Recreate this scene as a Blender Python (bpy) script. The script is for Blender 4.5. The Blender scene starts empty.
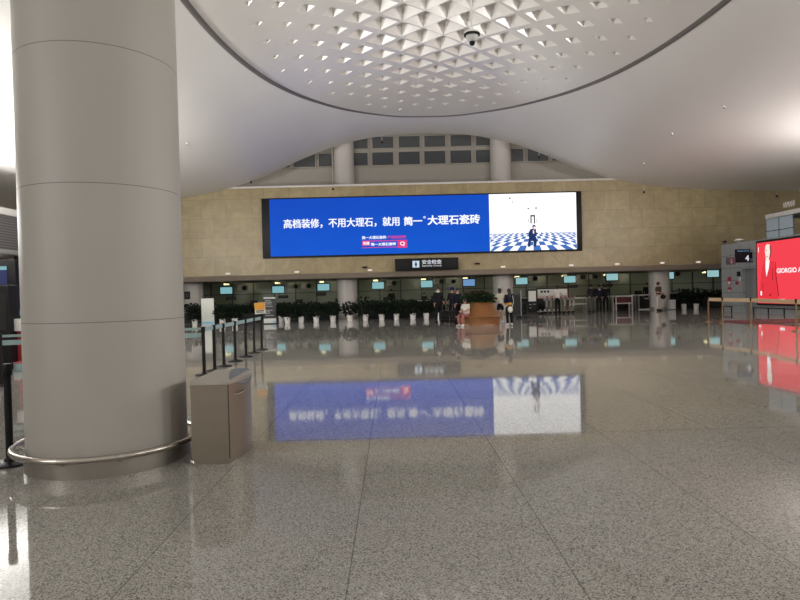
import bpy, bmesh, math, random
import numpy as np
from mathutils import Vector, Matrix
from mathutils.geometry import delaunay_2d_cdt
PI = math.pi
S = bpy.context.scene
COL = S.collection
rnd = random.Random(7)

# ------------------------------------------------------------------ camera, world, lights, exposure
FPX, EYE = 605.0, 1.5
_roll, _pitch, _yaw = math.radians(1.45), math.radians(-0.757), math.radians(0.66)
fwd = Vector((math.sin(_yaw)*math.cos(_pitch), math.cos(_yaw)*math.cos(_pitch), math.sin(_pitch)))
r0 = Vector((math.cos(_yaw), -math.sin(_yaw), 0)); u0 = r0.cross(fwd)
rgt = r0*math.cos(_roll) - u0*math.sin(_roll); upv = rgt.cross(fwd)
CAM = Vector((0, 0, EYE))
cam = bpy.data.cameras.new('camera'); cam_o = bpy.data.objects.new('camera', cam); COL.objects.link(cam_o)
cam.sensor_width = 36; cam.lens = FPX/800*36; cam.clip_end = 200; cam.clip_start = 0.05
cam_o.matrix_world = Matrix(((rgt.x, upv.x, -fwd.x, 0), (rgt.y, upv.y, -fwd.y, 0), (rgt.z, upv.z, -fwd.z, EYE), (0, 0, 0, 1)))
S.camera = cam_o

wd = bpy.data.worlds.new('world'); S.world = wd; wd.use_nodes = True
wd.node_tree.nodes['Background'].inputs[0].default_value = (1.0, .95, .885, 1)
wd.node_tree.nodes['Background'].inputs[1].default_value = 0.60
S.view_settings.view_transform = 'Standard'; S.view_settings.look = 'None'
S.view_settings.exposure = 0.0; S.view_settings.gamma = 1.0; S.view_settings.use_curve_mapping = False

def lamp(name, kind, loc, energy, color=(1, 1, 1), size=1.0, aim=None, spot=None, blend=.5):
    l = bpy.data.lights.new(name, kind); l.energy = energy; l.color = color
    if kind == 'AREA': l.shape = 'DISK'; l.size = size
    elif kind in ('POINT', 'SPOT'): l.shadow_soft_size = size
    if spot: l.spot_size = spot; l.spot_blend = blend
    o = bpy.data.objects.new(name, l); COL.objects.link(o); o.location = loc
    if aim is not None:
        o.rotation_euler = (Vector(aim)-Vector(loc)).to_track_quat('-Z', 'Y').to_euler()
    return o
WARM = (1.0, .93, .84)
UPR = [(19.2, y, 5.25) for y in (-6, 3, 12, 21)]
UPL = [(-14.9, y, 3.95) for y in (-6, 15, 21)]
for x, y, z in UPR: lamp('uplight_beam', 'AREA', (x, y, z), 640, (1, .97, .92), .6, (x-3.6, y+.5, z+2.4))
for x, y, z in UPL: lamp('uplight_beam', 'AREA', (x, y, z), 1080, (1, .975, .94), .6, (x+2.3, y+.3, z+2.6))
FILL = [(-11.5, 9, 7.3), (-5, 9, 8.95), (2, 9, 10.0), (9, 9, 8.9), (15.5, 9, 7.3)]  # unseen lamps added to brighten the back wall and floor
for x, y, z in FILL:
    _a = math.atan2(8.0-z, 36-y) - math.radians(44)
    lamp('added_fill_beam', 'SPOT', (x, y, z), 620, (1, .94, .86), .25, (x*1.05, y+10*math.cos(_a), z+10*math.sin(_a)), math.radians(88), .15)

# ------------------------------------------------------------------ geometry helpers
def ray(px, py): return fwd + rgt*((px-400)/FPX) + upv*((300-py)/FPX)
def at(px, py, Y): d = ray(px, py); return CAM + d*(Y/d.y)              # the point of a sight line at depth Y
def flo(px, py, z=0.0): d = ray(px, py); return CAM + d*((z-EYE)/d.z)   # where a sight line meets a level

class MB:
    def __init__(s): s.bm = bmesh.new()
    def box(s, c, d, rz=0, rx=0, ry=0, bev=0):
        m = Matrix.Translation(c) @ Matrix.Rotation(rz, 4, 'Z') @ Matrix.Rotation(ry, 4, 'Y') @ Matrix.Rotation(rx, 4, 'X') @ Matrix.Diagonal((d[0], d[1], d[2], 1))
        r = bmesh.ops.create_cube(s.bm, size=1, matrix=m)
        if bev:
            es = list({e for v in r['verts'] for e in v.link_edges})
            bmesh.ops.bevel(s.bm, geom=es, offset=bev, segments=2, affect='EDGES', profile=.6)
        return s
    def span(s, a, b, bev=0):
        a, b = Vector(a), Vector(b)
        return s.box((a+b)/2, [abs(q) for q in (b-a)], bev=bev)
    def cyl(s, a, b, r, r2=None, n=16, caps=True):
        a, b = Vector(a), Vector(b); d = b-a
        m = Matrix.Translation((a+b)/2) @ d.to_track_quat('Z', 'Y').to_matrix().to_4x4()
        bmesh.ops.create_cone(s.bm, cap_ends=caps, segments=n, radius1=r, radius2=r if r2 is None else r2, depth=d.length, matrix=m)
        return s
    def sph(s, c, r, n=12, sc=(1, 1, 1)):
        m = Matrix.Translation(c) @ Matrix.Diagonal((r*sc[0], r*sc[1], r*sc[2], 1))
        bmesh.ops.create_uvsphere(s.bm, u_segments=n, v_segments=max(6, n*2//3), radius=1, matrix=m)
        return s
    def lathe(s, prof, c=(0, 0, 0), n=32, closed=False):
        rings = []
        for r, z in prof:
            rings.append([s.bm.verts.new((c[0]+r*math.cos(2*PI*k/n), c[1]+r*math.sin(2*PI*k/n), c[2]+z)) for k in range(n)])
        if closed: rings.append(rings[0])
        for A, B in zip(rings, rings[1:]):
            for k in range(n): s.bm.faces.new((A[k], A[(k+1) % n], B[(k+1) % n], B[k]))
        return s
    def prism(s, pts, z0, z1):
        A = [s.bm.verts.new((x, y, z0)) for x, y in pts]; B = [s.bm.verts.new((x, y, z1)) for x, y in pts]
        n = len(pts)
        for k in range(n): s.bm.faces.new((A[k], A[(k+1) % n], B[(k+1) % n], B[k]))
        s.bm.faces.new(A[::-1]); s.bm.faces.new(B)
        return s
    def face(s, pts):
        s.bm.faces.new([s.bm.verts.new(p) for p in pts]); return s
    def tube(s, pts, r, n=10, closed=False):
        pts = [Vector(p) for p in pts]; rings = []; N = len(pts)
        for i, p in enumerate(pts):
            q = pts[(i+1) % N] if (closed or i < N-1) else p; o = pts[i-1] if (closed or i > 0) else p
            t = (q-o).normalized(); a = t.orthogonal().normalized() if abs(t.z) > .9 else t.cross(Vector((0, 0, 1))).normalized()
            b = t.cross(a)
            rings.append([s.bm.verts.new(p + (a*math.cos(2*PI*k/n) + b*math.sin(2*PI*k/n))*r) for k in range(n)])
        if closed: rings.append(rings[0])
        for A, B in zip(rings, rings[1:]):
            for k in range(n): s.bm.faces.new((A[k], A[(k+1) % n], B[(k+1) % n], B[k]))
        if not closed: s.bm.faces.new(rings[0][::-1]); s.bm.faces.new(rings[-1])
        return s
    def build(s, name, mat, parent=None, smooth=35, world=False):
        bmesh.ops.recalc_face_normals(s.bm, faces=s.bm.faces)
        me = bpy.data.meshes.new(name); s.bm.to_mesh(me); s.bm.free()
        if world and parent is not None:
            off = Vector((0, 0, 0)); p = parent
            while p: off += p.location; p = p.parent
            me.transform(Matrix.Translation(-off))
        return link(name, me, mat, parent, smooth)
def link(name, me, mat, parent=None, smooth=35):
    if mat: me.materials.append(mat)
    if smooth:
        for p in me.polygons: p.use_smooth = True
        me.set_sharp_from_angle(angle=math.radians(smooth))
    o = bpy.data.objects.new(name, me); COL.objects.link(o)
    if parent: o.parent = parent
    return o
def tag(o, label, cat, group=None, kind=None):
    if label: o['label'] = label
    if cat: o['category'] = cat
    if group: o['group'] = group
    if kind: o['kind'] = kind
    return o
def thing(name, loc, label, cat, group=None, rz=0, kind=None):
    o = bpy.data.objects.new(name, None); COL.objects.link(o); o.location = loc; o.rotation_euler.z = rz
    o.empty_display_size = .1
    return tag(o, label, cat, group, kind)
def struct(mb, name, mat, label, cat, smooth=35): return tag(mb.build(name, mat, None, smooth), label, cat, None, 'structure')
KIDS = {}
def dup(root, loc, rz=None, label=None, scale=None):
    r = root.copy(); COL.objects.link(r); r.location = loc
    if rz is not None: r.rotation_euler.z = rz
    if label: r['label'] = label
    if scale: r.scale = (scale,)*3
    for ch in list(root.children):
        c = ch.copy(); COL.objects.link(c); c.parent = r
        for g in list(ch.children):
            d = g.copy(); COL.objects.link(d); d.parent = c
    return r
ORD = ['first', 'second', 'third', 'fourth', 'fifth', 'sixth', 'seventh', 'eighth', 'ninth', 'tenth', 'eleventh', 'twelfth', 'thirteenth', 'fourteenth', 'fifteenth', 'sixteenth', 'seventeenth', 'eighteenth']

# ------------------------------------------------------------------ materials
def lin(r, g, b): return tuple((c/255/12.92 if c/255 <= .04045 else ((c/255+.055)/1.055)**2.4) for c in (r, g, b))
class NT:
    def __init__(s, name):
        s.m = bpy.data.materials.new(name); s.m.use_nodes = True; s.t = s.m.node_tree; s.p = s.t.nodes['Principled BSDF']
    def n(s, typ, **kw):
        nd = s.t.nodes.new(typ)
        for k, v in kw.items():
            if k in nd.inputs.keys(): nd.inputs[k].default_value = v
            else: setattr(nd, k, v)
        return nd
    def l(s, a, b): s.t.links.new(a, b)
    def math(s, op, a, b=None, c=None):
        nd = s.t.nodes.new('ShaderNodeMath'); nd.operation = op
        for i, v in enumerate((a, b, c)):
            if v is None: continue
            if isinstance(v, (int, float)): nd.inputs[i].default_value = v
            else: s.l(v, nd.inputs[i])
        return nd.outputs[0]
    def mix(s, f, a, b, bt='MIX'):
        nd = s.t.nodes.new('ShaderNodeMix'); nd.data_type = 'RGBA'; nd.blend_type = bt
        for i, v in ((0, f), (6, a), (7, b)):
            if isinstance(v, (int, float)): nd.inputs[i].default_value = v
            elif isinstance(v, tuple): nd.inputs[i].default_value = (*v[:3], 1)
            else: s.l(v, nd.inputs[i])
        return nd.outputs[2]
def mat(name, col, rough=.5, metal=0, var=.08, scale=3, emit=None, es=1.0, spec=.5, bump=0):
    t = NT(name); p = t.p
    p.inputs['Roughness'].default_value = rough; p.inputs['Metallic'].default_value = metal
    p.inputs['Specular IOR Level'].default_value = spec
    tc = t.n('ShaderNodeTexCoord'); nz = t.n('ShaderNodeTexNoise', Scale=scale, Detail=4.0); t.l(tc.outputs['Object'], nz.inputs['Vector'])
    a = tuple(min(1, c*(1+var)) for c in col); b = tuple(c*(1-var) for c in col)
    t.l(t.mix(nz.outputs['Fac'], b, a), p.inputs['Base Color'])
    if bump:
        bp = t.n('ShaderNodeBump', Strength=bump, Distance=.02); t.l(nz.outputs['Fac'], bp.inputs['Height']); t.l(bp.outputs['Normal'], p.inputs['Normal'])
    if emit:
        p.inputs['Emission Color'].default_value = (*emit, 1); p.inputs['Emission Strength'].default_value = es
    return t.m
def glow(name, col, es): return mat(name, (.008, .008, .008), .6, emit=col, es=es, spec=.1)

M = {}
M['white_ceiling'] = mat('white_ceiling', (.86, .85, .835), .42, var=.02, scale=.6)
M['coffer_white'] = mat('coffer_white', (.80, .78, .75), .24, var=.02, scale=.8)
M['groove'] = mat('groove', (.17, .16, .15), .5)
M['black'] = mat('black', (.010, .010, .011), .45, spec=.2)
M['dark'] = mat('dark', (.02, .021, .022), .5, spec=.25)
M['charcoal'] = mat('charcoal', (.045, .045, .05), .5, spec=.3)
M['grey'] = mat('grey', (.28, .28, .28), .45)
M['lightgrey'] = mat('lightgrey', (.5, .5, .49), .5)
M['white'] = mat('white', (.75, .74, .72), .45)
M['pot_white'] = mat('pot_white', (.85, .83, .80), .35)
M['steel'] = mat('steel', (.55, .52, .48), .22, 1.0, var=.06, scale=20)
M['brushed'] = mat('brushed', (.30, .258, .208), .36, .8, var=.10, scale=9)
M['bin_lid'] = mat('bin_lid', (.46, .43, .39), .38, .6)
M['plinth_steel'] = mat('plinth_steel', (.34, .31, .275), .42, .8, var=.1, scale=12)
M['rail_steel'] = mat('rail_steel', (.50, .46, .41), .27, .95, var=.05)
M['chrome'] = mat('chrome', (.75, .73, .70), .12, 1.0)
M['gold'] = mat('gold', (.24, .175, .09), .42, .85)
M['tan_belt'] = mat('tan_belt', (.60, .42, .25), .7)
M['teal_belt'] = mat('teal_belt', (.30, .42, .45), .7)
M['teal_bright'] = mat('teal_bright', (.27, .38, .38), .65)
M['red'] = mat('red', (.42, .03, .04), .5)
M['pink_red'] = mat('pink_red', (.50, .13, .15), .55)
M['beige_plaster'] = mat('beige_plaster', (.33, .305, .27), .7, var=.04)
M['pane_dark'] = mat('pane_dark', (.055, .06, .065), .25)
M['soffit'] = mat('soffit', (.42, .35, .28), .5)
M['under_ceiling'] = mat('under_ceiling', (.16, .155, .13), .7)
M['panel_green'] = mat('panel_green', (.15, .175, .13), .28, var=.15, scale=.5)
M['frame_dark'] = mat('frame_dark', (.02, .024, .022), .4)
M['leaf'] = mat('leaf', (.010, .019, .010), .6, var=.5, scale=9, spec=.15)
M['leaf_green'] = mat('leaf_green', (.02, .042, .018), .6, var=.5, scale=9, spec=.2)
M['petal'] = mat('petal', (.30, .05, .06), .6)
M['soil'] = mat('soil', (.03, .022, .015), .9)
M['bark'] = mat('bark', (.05, .04, .03), .8)
M['orange'] = mat('orange', (.72, .36, .05), .5)
M['skin'] = mat('skin', (.45, .27, .19), .5)
M['hair'] = mat('hair', (.010, .008, .008), .45)
M['canopy_louver'] = None
M['glass_blue'] = mat('glass_blue', (.46, .58, .68), .08, .0, spec=.8)
M['carpet_red'] = mat('carpet_red', (.11, .028, .028), .9, var=.2, scale=60)
M['lamp_white'] = glow('lamp_white', (1, .93, .82), .9)
M['lamp_yellow'] = glow('lamp_yellow', (1.0, .90, .45), 1.6)
M['uplamp'] = glow('uplamp', (1, .95, .88), 4)
M['strip_white'] = mat('strip_white', (.72, .70, .67), .5)

def m_floor():
    t = NT('granite_floor'); p = t.p; g = t.n('ShaderNodeNewGeometry'); pos = g.outputs['Position']
    v = t.n('ShaderNodeTexVoronoi', Scale=190.0); t.l(pos, v.inputs['Vector'])
    v2 = t.n('ShaderNodeTexVoronoi', Scale=125.0); t.l(pos, v2.inputs['Vector'])
    sx = t.n('ShaderNodeSeparateColor'); t.l(v.outputs['Color'], sx.inputs[0])
    sy = t.n('ShaderNodeSeparateColor'); t.l(v2.outputs['Color'], sy.inputs[0])
    r1 = t.n('ShaderNodeValToRGB'); t.l(sx.outputs[0], r1.inputs[0]); r1.color_ramp.interpolation = 'CONSTANT'
    e = r1.color_ramp.elements; e[0].color = (.215, .205, .19, 1); e[1].position = .30; e[1].color = (.45, .43, .39, 1)
    for q, c in ((.62, (.36, .343, .31)), (.85, (.51, .49, .44))):
        k = e.new(q); k.color = (*c, 1)
    dk = t.math('LESS_THAN', sy.outputs[1], .19)
    c1 = t.mix(t.math('MULTIPLY', dk, .7), r1.outputs[0], (.05, .047, .045))
    nz = t.n('ShaderNodeTexNoise', Scale=.35, Detail=3.0); t.l(pos, nz.inputs['Vector'])
    c2 = t.mix(.18, c1, nz.outputs['Fac'], 'OVERLAY')
    xyz = t.n('ShaderNodeSeparateXYZ'); t.l(pos, xyz.inputs[0])
    def seam(o, off, per, w):
        f = t.math('PINGPONG', t.math('ADD', o, -off), per/2)
        return t.math('LESS_THAN', f, w)
    sm = t.math('MAXIMUM', seam(xyz.outputs[0], -.27, 1.18, .004), seam(xyz.outputs[1], 6.22, 5.9, .007))
    c3 = t.mix(t.math('MULTIPLY', sm, .6), c2, (.035, .033, .032))
    t.l(c3, p.inputs['Base Color'])
    n2 = t.n('ShaderNodeTexNoise', Scale=1.2, Detail=4.0); t.l(pos, n2.inputs['Vector'])
    t.l(t.math('MULTIPLY_ADD', n2.outputs['Fac'], .04, .022), p.inputs['Roughness'])
    p.inputs['IOR'].default_value = 1.5
    return t.m
def m_stone():
    t = NT('travertine_wall'); p = t.p; g = t.n('ShaderNodeNewGeometry'); pos = g.outputs['Position']
    mp = t.n('ShaderNodeMapping'); t.l(pos, mp.inputs[0]); mp.inputs['Rotation'].default_value = (-PI/2, 0, 0); mp.inputs['Location'].default_value = (.3, .47, 0)
    xyz = t.n('ShaderNodeSeparateXYZ'); t.l(pos, xyz.inputs[0])
    cb = t.n('ShaderNodeCombineXYZ'); t.l(xyz.outputs[0], cb.inputs[0]); t.l(t.math('ADD', xyz.outputs[2], .68), cb.inputs[1])
    b = t.n('ShaderNodeTexBrick', Scale=1.0); t.l(cb.outputs[0], b.inputs['Vector'])
    b.offset = .5; b.inputs['Brick Width'].default_value = 1.5; b.inputs['Row Height'].default_value = 1.13
    b.inputs['Mortar Size'].default_value = .011; b.inputs['Mortar Smooth'].default_value = .0; b.inputs['Bias'].default_value = 0
    b.inputs['Color1'].default_value = (.365, .29, .155, 1); b.inputs['Color2'].default_value = (.415, .335, .185, 1); b.inputs['Mortar'].default_value = (.27, .205, .12, 1)
    nz = t.n('ShaderNodeTexNoise', Scale=1.1, Detail=6.0, Distortion=1.6); t.l(pos, nz.inputs['Vector'])
    c = t.mix(.32, b.outputs['Color'], nz.outputs['Fac'], 'OVERLAY')
    wv = t.n('ShaderNodeTexNoise', Scale=2.2, Detail=8.0, Distortion=3.0); t.l(pos, wv.inputs['Vector'])
    vein = t.math('MULTIPLY', t.math('LESS_THAN', t.math('ABSOLUTE', t.math('SUBTRACT', wv.outputs['Fac'], .5)), .010), .40)
    t.l(t.mix(vein, c, (.17, .12, .065)), p.inputs['Base Color'])
    p.inputs['Roughness'].default_value = .38
    return t.m
def m_grid(name, col, joint, w, h, ax=1, off=(0, 0), rough=.35, js=.012):
    t = NT(name); p = t.p; g = t.n('ShaderNodeNewGeometry'); xyz = t.n('ShaderNodeSeparateXYZ'); t.l(g.outputs['Position'], xyz.inputs[0])
    def seam(o, of, per): return t.math('LESS_THAN', t.math('PINGPONG', t.math('ADD', o, -of), per/2), js)
    s = t.math('MAXIMUM', seam(xyz.outputs[ax], off[0], w), seam(xyz.outputs[2], off[1], h))
    nz = t.n('ShaderNodeTexNoise', Scale=.8, Detail=3.0); t.l(g.outputs['Position'], nz.inputs['Vector'])
    a = t.mix(nz.outputs['Fac'], tuple(c*.93 for c in col), tuple(c*1.07 for c in col))
    t.l(t.mix(s, a, joint), p.inputs['Base Color']); p.inputs['Roughness'].default_value = rough
    return t.m
def m_column(name, col):
    t = NT(name); p = t.p; tc = t.n('ShaderNodeTexCoord'); xyz = t.n('ShaderNodeSeparateXYZ'); t.l(tc.outputs['Object'], xyz.inputs[0])
    s = t.math('LESS_THAN', t.math('PINGPONG', t.math('ADD', xyz.outputs[2], -.14), 1.17/2), .0032)
    nz = t.n('ShaderNodeTexNoise', Scale=1.5, Detail=3.0); t.l(tc.outputs['Object'], nz.inputs['Vector'])
    a = t.mix(nz.outputs['Fac'], tuple(c*.97 for c in col), tuple(c*1.03 for c in col))
    t.l(t.mix(s, a, (.15, .14, .13)), p.inputs['Base Color']); p.inputs['Roughness'].default_value = .5
    return t.m
def m_wood():
    t = NT('bench_wood'); p = t.p; tc = t.n('ShaderNodeTexCoord')
    mp = t.n('ShaderNodeMapping'); mp.inputs['Scale'].default_value = (6, 6, 40); t.l(tc.outputs['Object'], mp.inputs[0])
    nz = t.n('ShaderNodeTexNoise', Scale=1.0, Detail=5.0); t.l(mp.outputs[0], nz.inputs['Vector'])
    t.l(t.mix(nz.outputs['Fac'], (.17, .068, .02), (.33, .14, .042)), p.inputs['Base Color']); p.inputs['Roughness'].default_value = .3
    return t.m
def m_louver():
    t = NT('dark_louver'); p = t.p; g = t.n('ShaderNodeNewGeometry'); xyz = t.n('ShaderNodeSeparateXYZ'); t.l(g.outputs['Position'], xyz.inputs[0])
    s = t.math('LESS_THAN', t.math('PINGPONG', xyz.outputs[2], .055), .025)
    t.l(t.mix(s, (.07, .065, .065), (.15, .14, .135)), p.inputs['Base Color']); p.inputs['Roughness'].default_value = .5
    return t.m
def m_screen(name, c0, c1, es, ax=2, z0=3.7, z1=7.2):
    t = NT(name); p = t.p; g = t.n('ShaderNodeNewGeometry'); xyz = t.n('ShaderNodeSeparateXYZ'); t.l(g.outputs['Position'], xyz.inputs[0])
    f = t.n('ShaderNodeMapRange'); t.l(xyz.outputs[ax], f.inputs[0]); f.inputs[1].default_value = z0; f.inputs[2].default_value = z1
    nz = t.n('ShaderNodeTexNoise', Scale=.28, Detail=2.0); t.l(g.outputs['Position'], nz.inputs['Vector'])
    c = t.mix(t.math('ADD', t.math('MULTIPLY', f.outputs[0], .5), t.math('MULTIPLY', nz.outputs['Fac'], .5)), c0, c1)
    p.inputs['Base Color'].default_value = (.006, .006, .006, 1); p.inputs['Roughness'].default_value = .6; p.inputs['Specular IOR Level'].default_value = .1
    t.l(c, p.inputs['Emission Color']); p.inputs['Emission Strength'].default_value = es
    return t.m
M['floor'] = m_floor(); M['stone'] = m_stone(); M['column'] = m_column('column_panels', (.40, .38, .345)); M['wood'] = m_wood()
M['column_far'] = mat('column_far', (.52, .49, .46), .4, var=.03)
M['louver'] = m_louver()
M['kiosk_panel'] = m_grid('kiosk_panel', (.34, .375, .385), (.12, .13, .135), .88, .66, 1, (33.2, .35))
M['led_blue'] = m_screen('led_blue', lin(6, 92, 214), lin(6, 66, 184), 1.0)
M['led_white'] = glow('led_white', (1, 1, 1), 1.15)
M['led_text'] = glow('led_text', (.95, .97, 1.0), 1.05)
M['led_pink'] = glow('led_pink', lin(232, 60, 130), 1.0)
M['led_tile'] = glow('led_tile', lin(70, 120, 200), .9)
M['led_navy'] = glow('led_navy', lin(28, 60, 120), .7)
M['led_ink'] = glow('led_ink', lin(70, 74, 84), .6)
M['led_faint'] = glow('led_faint', lin(205, 212, 225), 1.0)
M['led_red'] = glow('led_red', lin(246, 66, 80), 1.0)
M['led_suit'] = glow('led_suit', lin(238, 54, 68), .95)
M['led_suit_dark'] = glow('led_suit_dark', lin(150, 24, 40), .8)
M['led_face'] = glow('led_face', lin(255, 232, 222), 1.0)
M['led_shade'] = glow('led_shade', lin(120, 50, 50), .8)
M['mon_teal'] = m_screen('mon_teal', lin(125, 188, 196), lin(170, 214, 216), .78, 0, -10, 20)
M['mon_blue'] = glow('mon_blue', lin(120, 165, 215), .75)
M['sign_text'] = glow('sign_text', (.85, .88, .95), .8)
M['sign_icon'] = glow('sign_icon', (.70, .82, .95), .85)
M['gate_blue'] = glow('gate_blue', lin(20, 26, 48), .12)
M['screen_navy'] = glow('screen_navy', lin(40, 52, 110), .6)
M['print_white'] = mat('print_white', (.62, .63, .58), .5)
M['print_blue'] = mat('print_blue', (.25, .48, .62), .5)
M['amber'] = mat('amber', (.70, .33, .04), .5)

# ------------------------------------------------------------------ text as flat mesh
def text(name, body, material, parent, o, u, v, box, bold=0.0, eps=0.0, fit=True, align_h=True):
    """lettering in the plane through o spanned by u (right) and v (up); box = x0, z0, x1, z1 in that plane"""
    c = bpy.data.curves.new('lettering', 'FONT'); c.body = body; c.size = 1; c.resolution_u = 3
    ob = bpy.data.objects.new('lettering', c); COL.objects.link(ob)
    me = bpy.data.meshes.new_from_object(ob.evaluated_get(bpy.context.evaluated_depsgraph_get()))
    bpy.data.objects.remove(ob)
    V0 = np.array([w.co[:] for w in me.vertices]); F0 = [list(p.vertices) for p in me.polygons]; lo, hi = V0.min(0), V0.max(0)
    bpy.data.meshes.remove(me)
    u, v, o = Vector(u), Vector(v), Vector(o); nrm = u.cross(v)
    off = Vector((0, 0, 0)); p = parent
    while p: off += p.location; p = p.parent
    x0, z0, x1, z1 = box; t = bold*(z1-z0)
    sh = [(0, 0)] if not bold else [(-t, -t*.6), (t, -t*.6), (-t, t*.6), (t, t*.6)]
    VV, FF = [], []
    for q, (dx, dz_) in enumerate(sh):
        n0 = len(VV)
        for w in V0:
            a = x0 + t + dx + (w[0]-lo[0])/(hi[0]-lo[0])*(x1-x0-2*t); b = z0 + t + dz_ + (w[1]-lo[1])/(hi[1]-lo[1])*(z1-z0-2*t)
            VV.append(o + u*a + v*b + nrm*(eps+q*.0006) - off)
        FF += [[n0+k for k in f] for f in F0]
    me = bpy.data.meshes.new(name); me.from_pydata(VV, [], FF)
    return link(name, me, material, parent, 0)
def flat(name, polys, material, parent, o, u, v, eps):
    o, u, v = Vector(o), Vector(u), Vector(v); n = u.cross(v); mb = MB()
    for poly in polys: mb.face([o + u*a + v*b + n*eps for a, b in poly])
    ob = mb.build(name, material, parent, 0, world=True)
    return ob
def rect(x0, z0, x1, z1): return [(x0, z0), (x1, z0), (x1, z1), (x0, z1)]
def ell(cx, cz, a, b, n=20): return [(cx+a*math.cos(2*PI*k/n), cz+b*math.sin(2*PI*k/n)) for k in range(n)]

# ------------------------------------------------------------------ ceiling
XC = 1.95
_T = [(0, 10.9), (2.4, 10.76), (4.75, 10.34), (7.1, 9.52), (9.45, 8.5), (11.8, 7.8), (14.2, 7.4), (17.8, 7.1), (22.6, 6.94), (40, 6.7)]
def ceil_z(x):
    d = abs(x-XC)
    for i in range(len(_T)-1):
        (x0, y0), (x1, y1) = _T[i], _T[i+1]
        if d <= x1:
            def sl(j):
                if j <= 0: return 0.0
                if j >= len(_T)-1: return (_T[-1][1]-_T[-2][1])/(_T[-1][0]-_T[-2][0])
                a = (_T[j][1]-_T[j-1][1])/(_T[j][0]-_T[j-1][0]); b = (_T[j+1][1]-_T[j][1])/(_T[j+1][0]-_T[j][0])
                return 2*a*b/(a+b) if a*b > 0 else 0.0
            h = x1-x0; s = (d-x0)/h
            return y0*(2*s**3-3*s**2+1)+h*sl(i)*(s**3-2*s**2+s)+y1*(-2*s**3+3*s**2)+h*sl(i+1)*(s**3-s**2)
    return 6.7
EC, EA, EB = (2.05, 15.6), 7.42, 17.05
def ell_q(x, y): return math.hypot((x-EC[0])/EA, (y-EC[1])/EB)
NE = 150
ring = [(EC[0]+EA*math.cos(2*PI*k/NE), EC[1]+EB*math.sin(2*PI*k/NE)) for k in range(NE)]
def to_mesh(name, verts2, faces, zf):
    me = bpy.data.meshes.new(name); me.from_pydata([(x, y, zf(x, y)) for x, y in verts2], [], faces); return me
# vault outside the oval
pts = [Vector(p) for p in ring]; edges = [(k, (k+1) % NE) for k in range(NE)]
CY0, CY1, CX0, CX1 = -12.0, 36.0, -34.0, 36.0
nx, ny = 94, 40
for i in range(nx+1):
    for j in range(ny+1):
        x, y = CX0+(CX1-CX0)*i/nx, CY0+(CY1-CY0)*j/ny
        if ell_q(x, y) > 1.035: pts.append(Vector((x, y)))
V, E_, Fc, *_ = delaunay_2d_cdt(pts, edges, [], 0, 1e-5)
V = [(p.x, p.y) for p in V]
out = [f for f in Fc if ell_q(sum(V[i][0] for i in f)/3, sum(V[i][1] for i in f)/3) > .9995 or max(ell_q(*V[i]) for i in f) > 1.002]
me = to_mesh('ceiling', V, [list(f) for f in out], lambda x, y: ceil_z(x))
ceil_o = tag(link('ceiling', me, M['white_ceiling'], None, 60), 'smooth white vaulted ceiling that sweeps down to both sides', 'ceiling', None, 'structure')
# coffered oval: pyramids sunk into a lattice of diamonds
def hole_scale(x, y):
    d = abs(x-2.1); dy = max(0, y-20.5, 9-y)
    q = math.hypot(d/6.5, dy/11.3)
    tb = [(0, .99), (.2, .95), (.35, .82), (.5, .62), (.7, .40), (.87, .26), (1.0, .20)]
    if q >= 1.02: return 0
    for (a, b), (c, e) in zip(tb, tb[1:]):
        if q <= c: return b+(e-b)*(q-a)/(c-a)
    return .2
pts = [Vector(p) for p in ring]; edges = [(k, (k+1) % NE) for k in range(NE)]; holes = []
LX, LY = .765, .67
def apex_key(p): return (round(p[0], 3), round(p[1], 3))
for i in range(-10, 11):
    for j in range(-36, 16):
        if (i+j) % 2: continue
        x, y = 2.1+LX*i, 23.02+LY*j
        if ell_q(x, y) > .93: continue
        s = hole_scale(x, y)
        if s <= 0 or y < -1: continue
        b = len(pts); hs = [(x-LX*s, y), (x, y-LY*s), (x+LX*s, y), (x, y+LY*s)]
        pts += [Vector(h) for h in hs] + [Vector((x, y))]
        edges += [(b, b+1), (b+1, b+2), (b+2, b+3), (b+3, b), (b, b+4), (b+1, b+4), (b+2, b+4), (b+3, b+4)]
        holes.append((x, y, s))
for i in range(-10, 11):
    for j in range(-36, 16):
        x, y = 2.1+LX*i, 23.02+LY*j
        if ell_q(x, y) < .97 and not any(abs(x-h[0])/(LX*h[2])+abs(y-h[1])/(LY*h[2]) < 1.12 for h in holes if abs(x-h[0]) < 1 and abs(y-h[1]) < 1):
            pts.append(Vector((x, y)))
V, E_, Fc, *_ = delaunay_2d_cdt(pts, edges, [], 0, 1e-5)
apx = {apex_key(h): h[2] for h in holes}
vz = []
for p in V:
    s = apx.get(apex_key(p)); z = ceil_z(p.x)
    vz.append((p.x, p.y, z + (.82*s if s else 0)))
me = bpy.data.meshes.new('ceiling'); me.from_pydata(vz, [], [list(f) for f in Fc])
tag(link('ceiling', me, M['coffer_white'], None, 14), 'oval ceiling panel studded with sunken diamond shaped coffers', 'ceiling', None, 'structure')
mb = MB()
rg = []
for x, y in ring:
    n = Vector(((x-EC[0])/EA**2, (y-EC[1])/EB**2)).normalized()
    row = []
    for dn, dz in ((-.08, .02), (-.08, -.02), (-.03, -.035), (.03, -.035), (.08, -.02), (.08, .02)):
        xx, yy = x+n.x*dn, y+n.y*dn; row.append(mb.bm.verts.new((xx, yy, ceil_z(xx)+dz)))
    rg.append(row)
for k in range(NE):
    A, B = rg[k], rg[(k+1) % NE]
    for q in range(5): mb.bm.faces.new((A[q], A[q+1], B[q+1], B[q]))
struct(mb, 'trim_1', M['groove'], 'dark grooved trim tracing the oval ceiling panel', 'trim')

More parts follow.
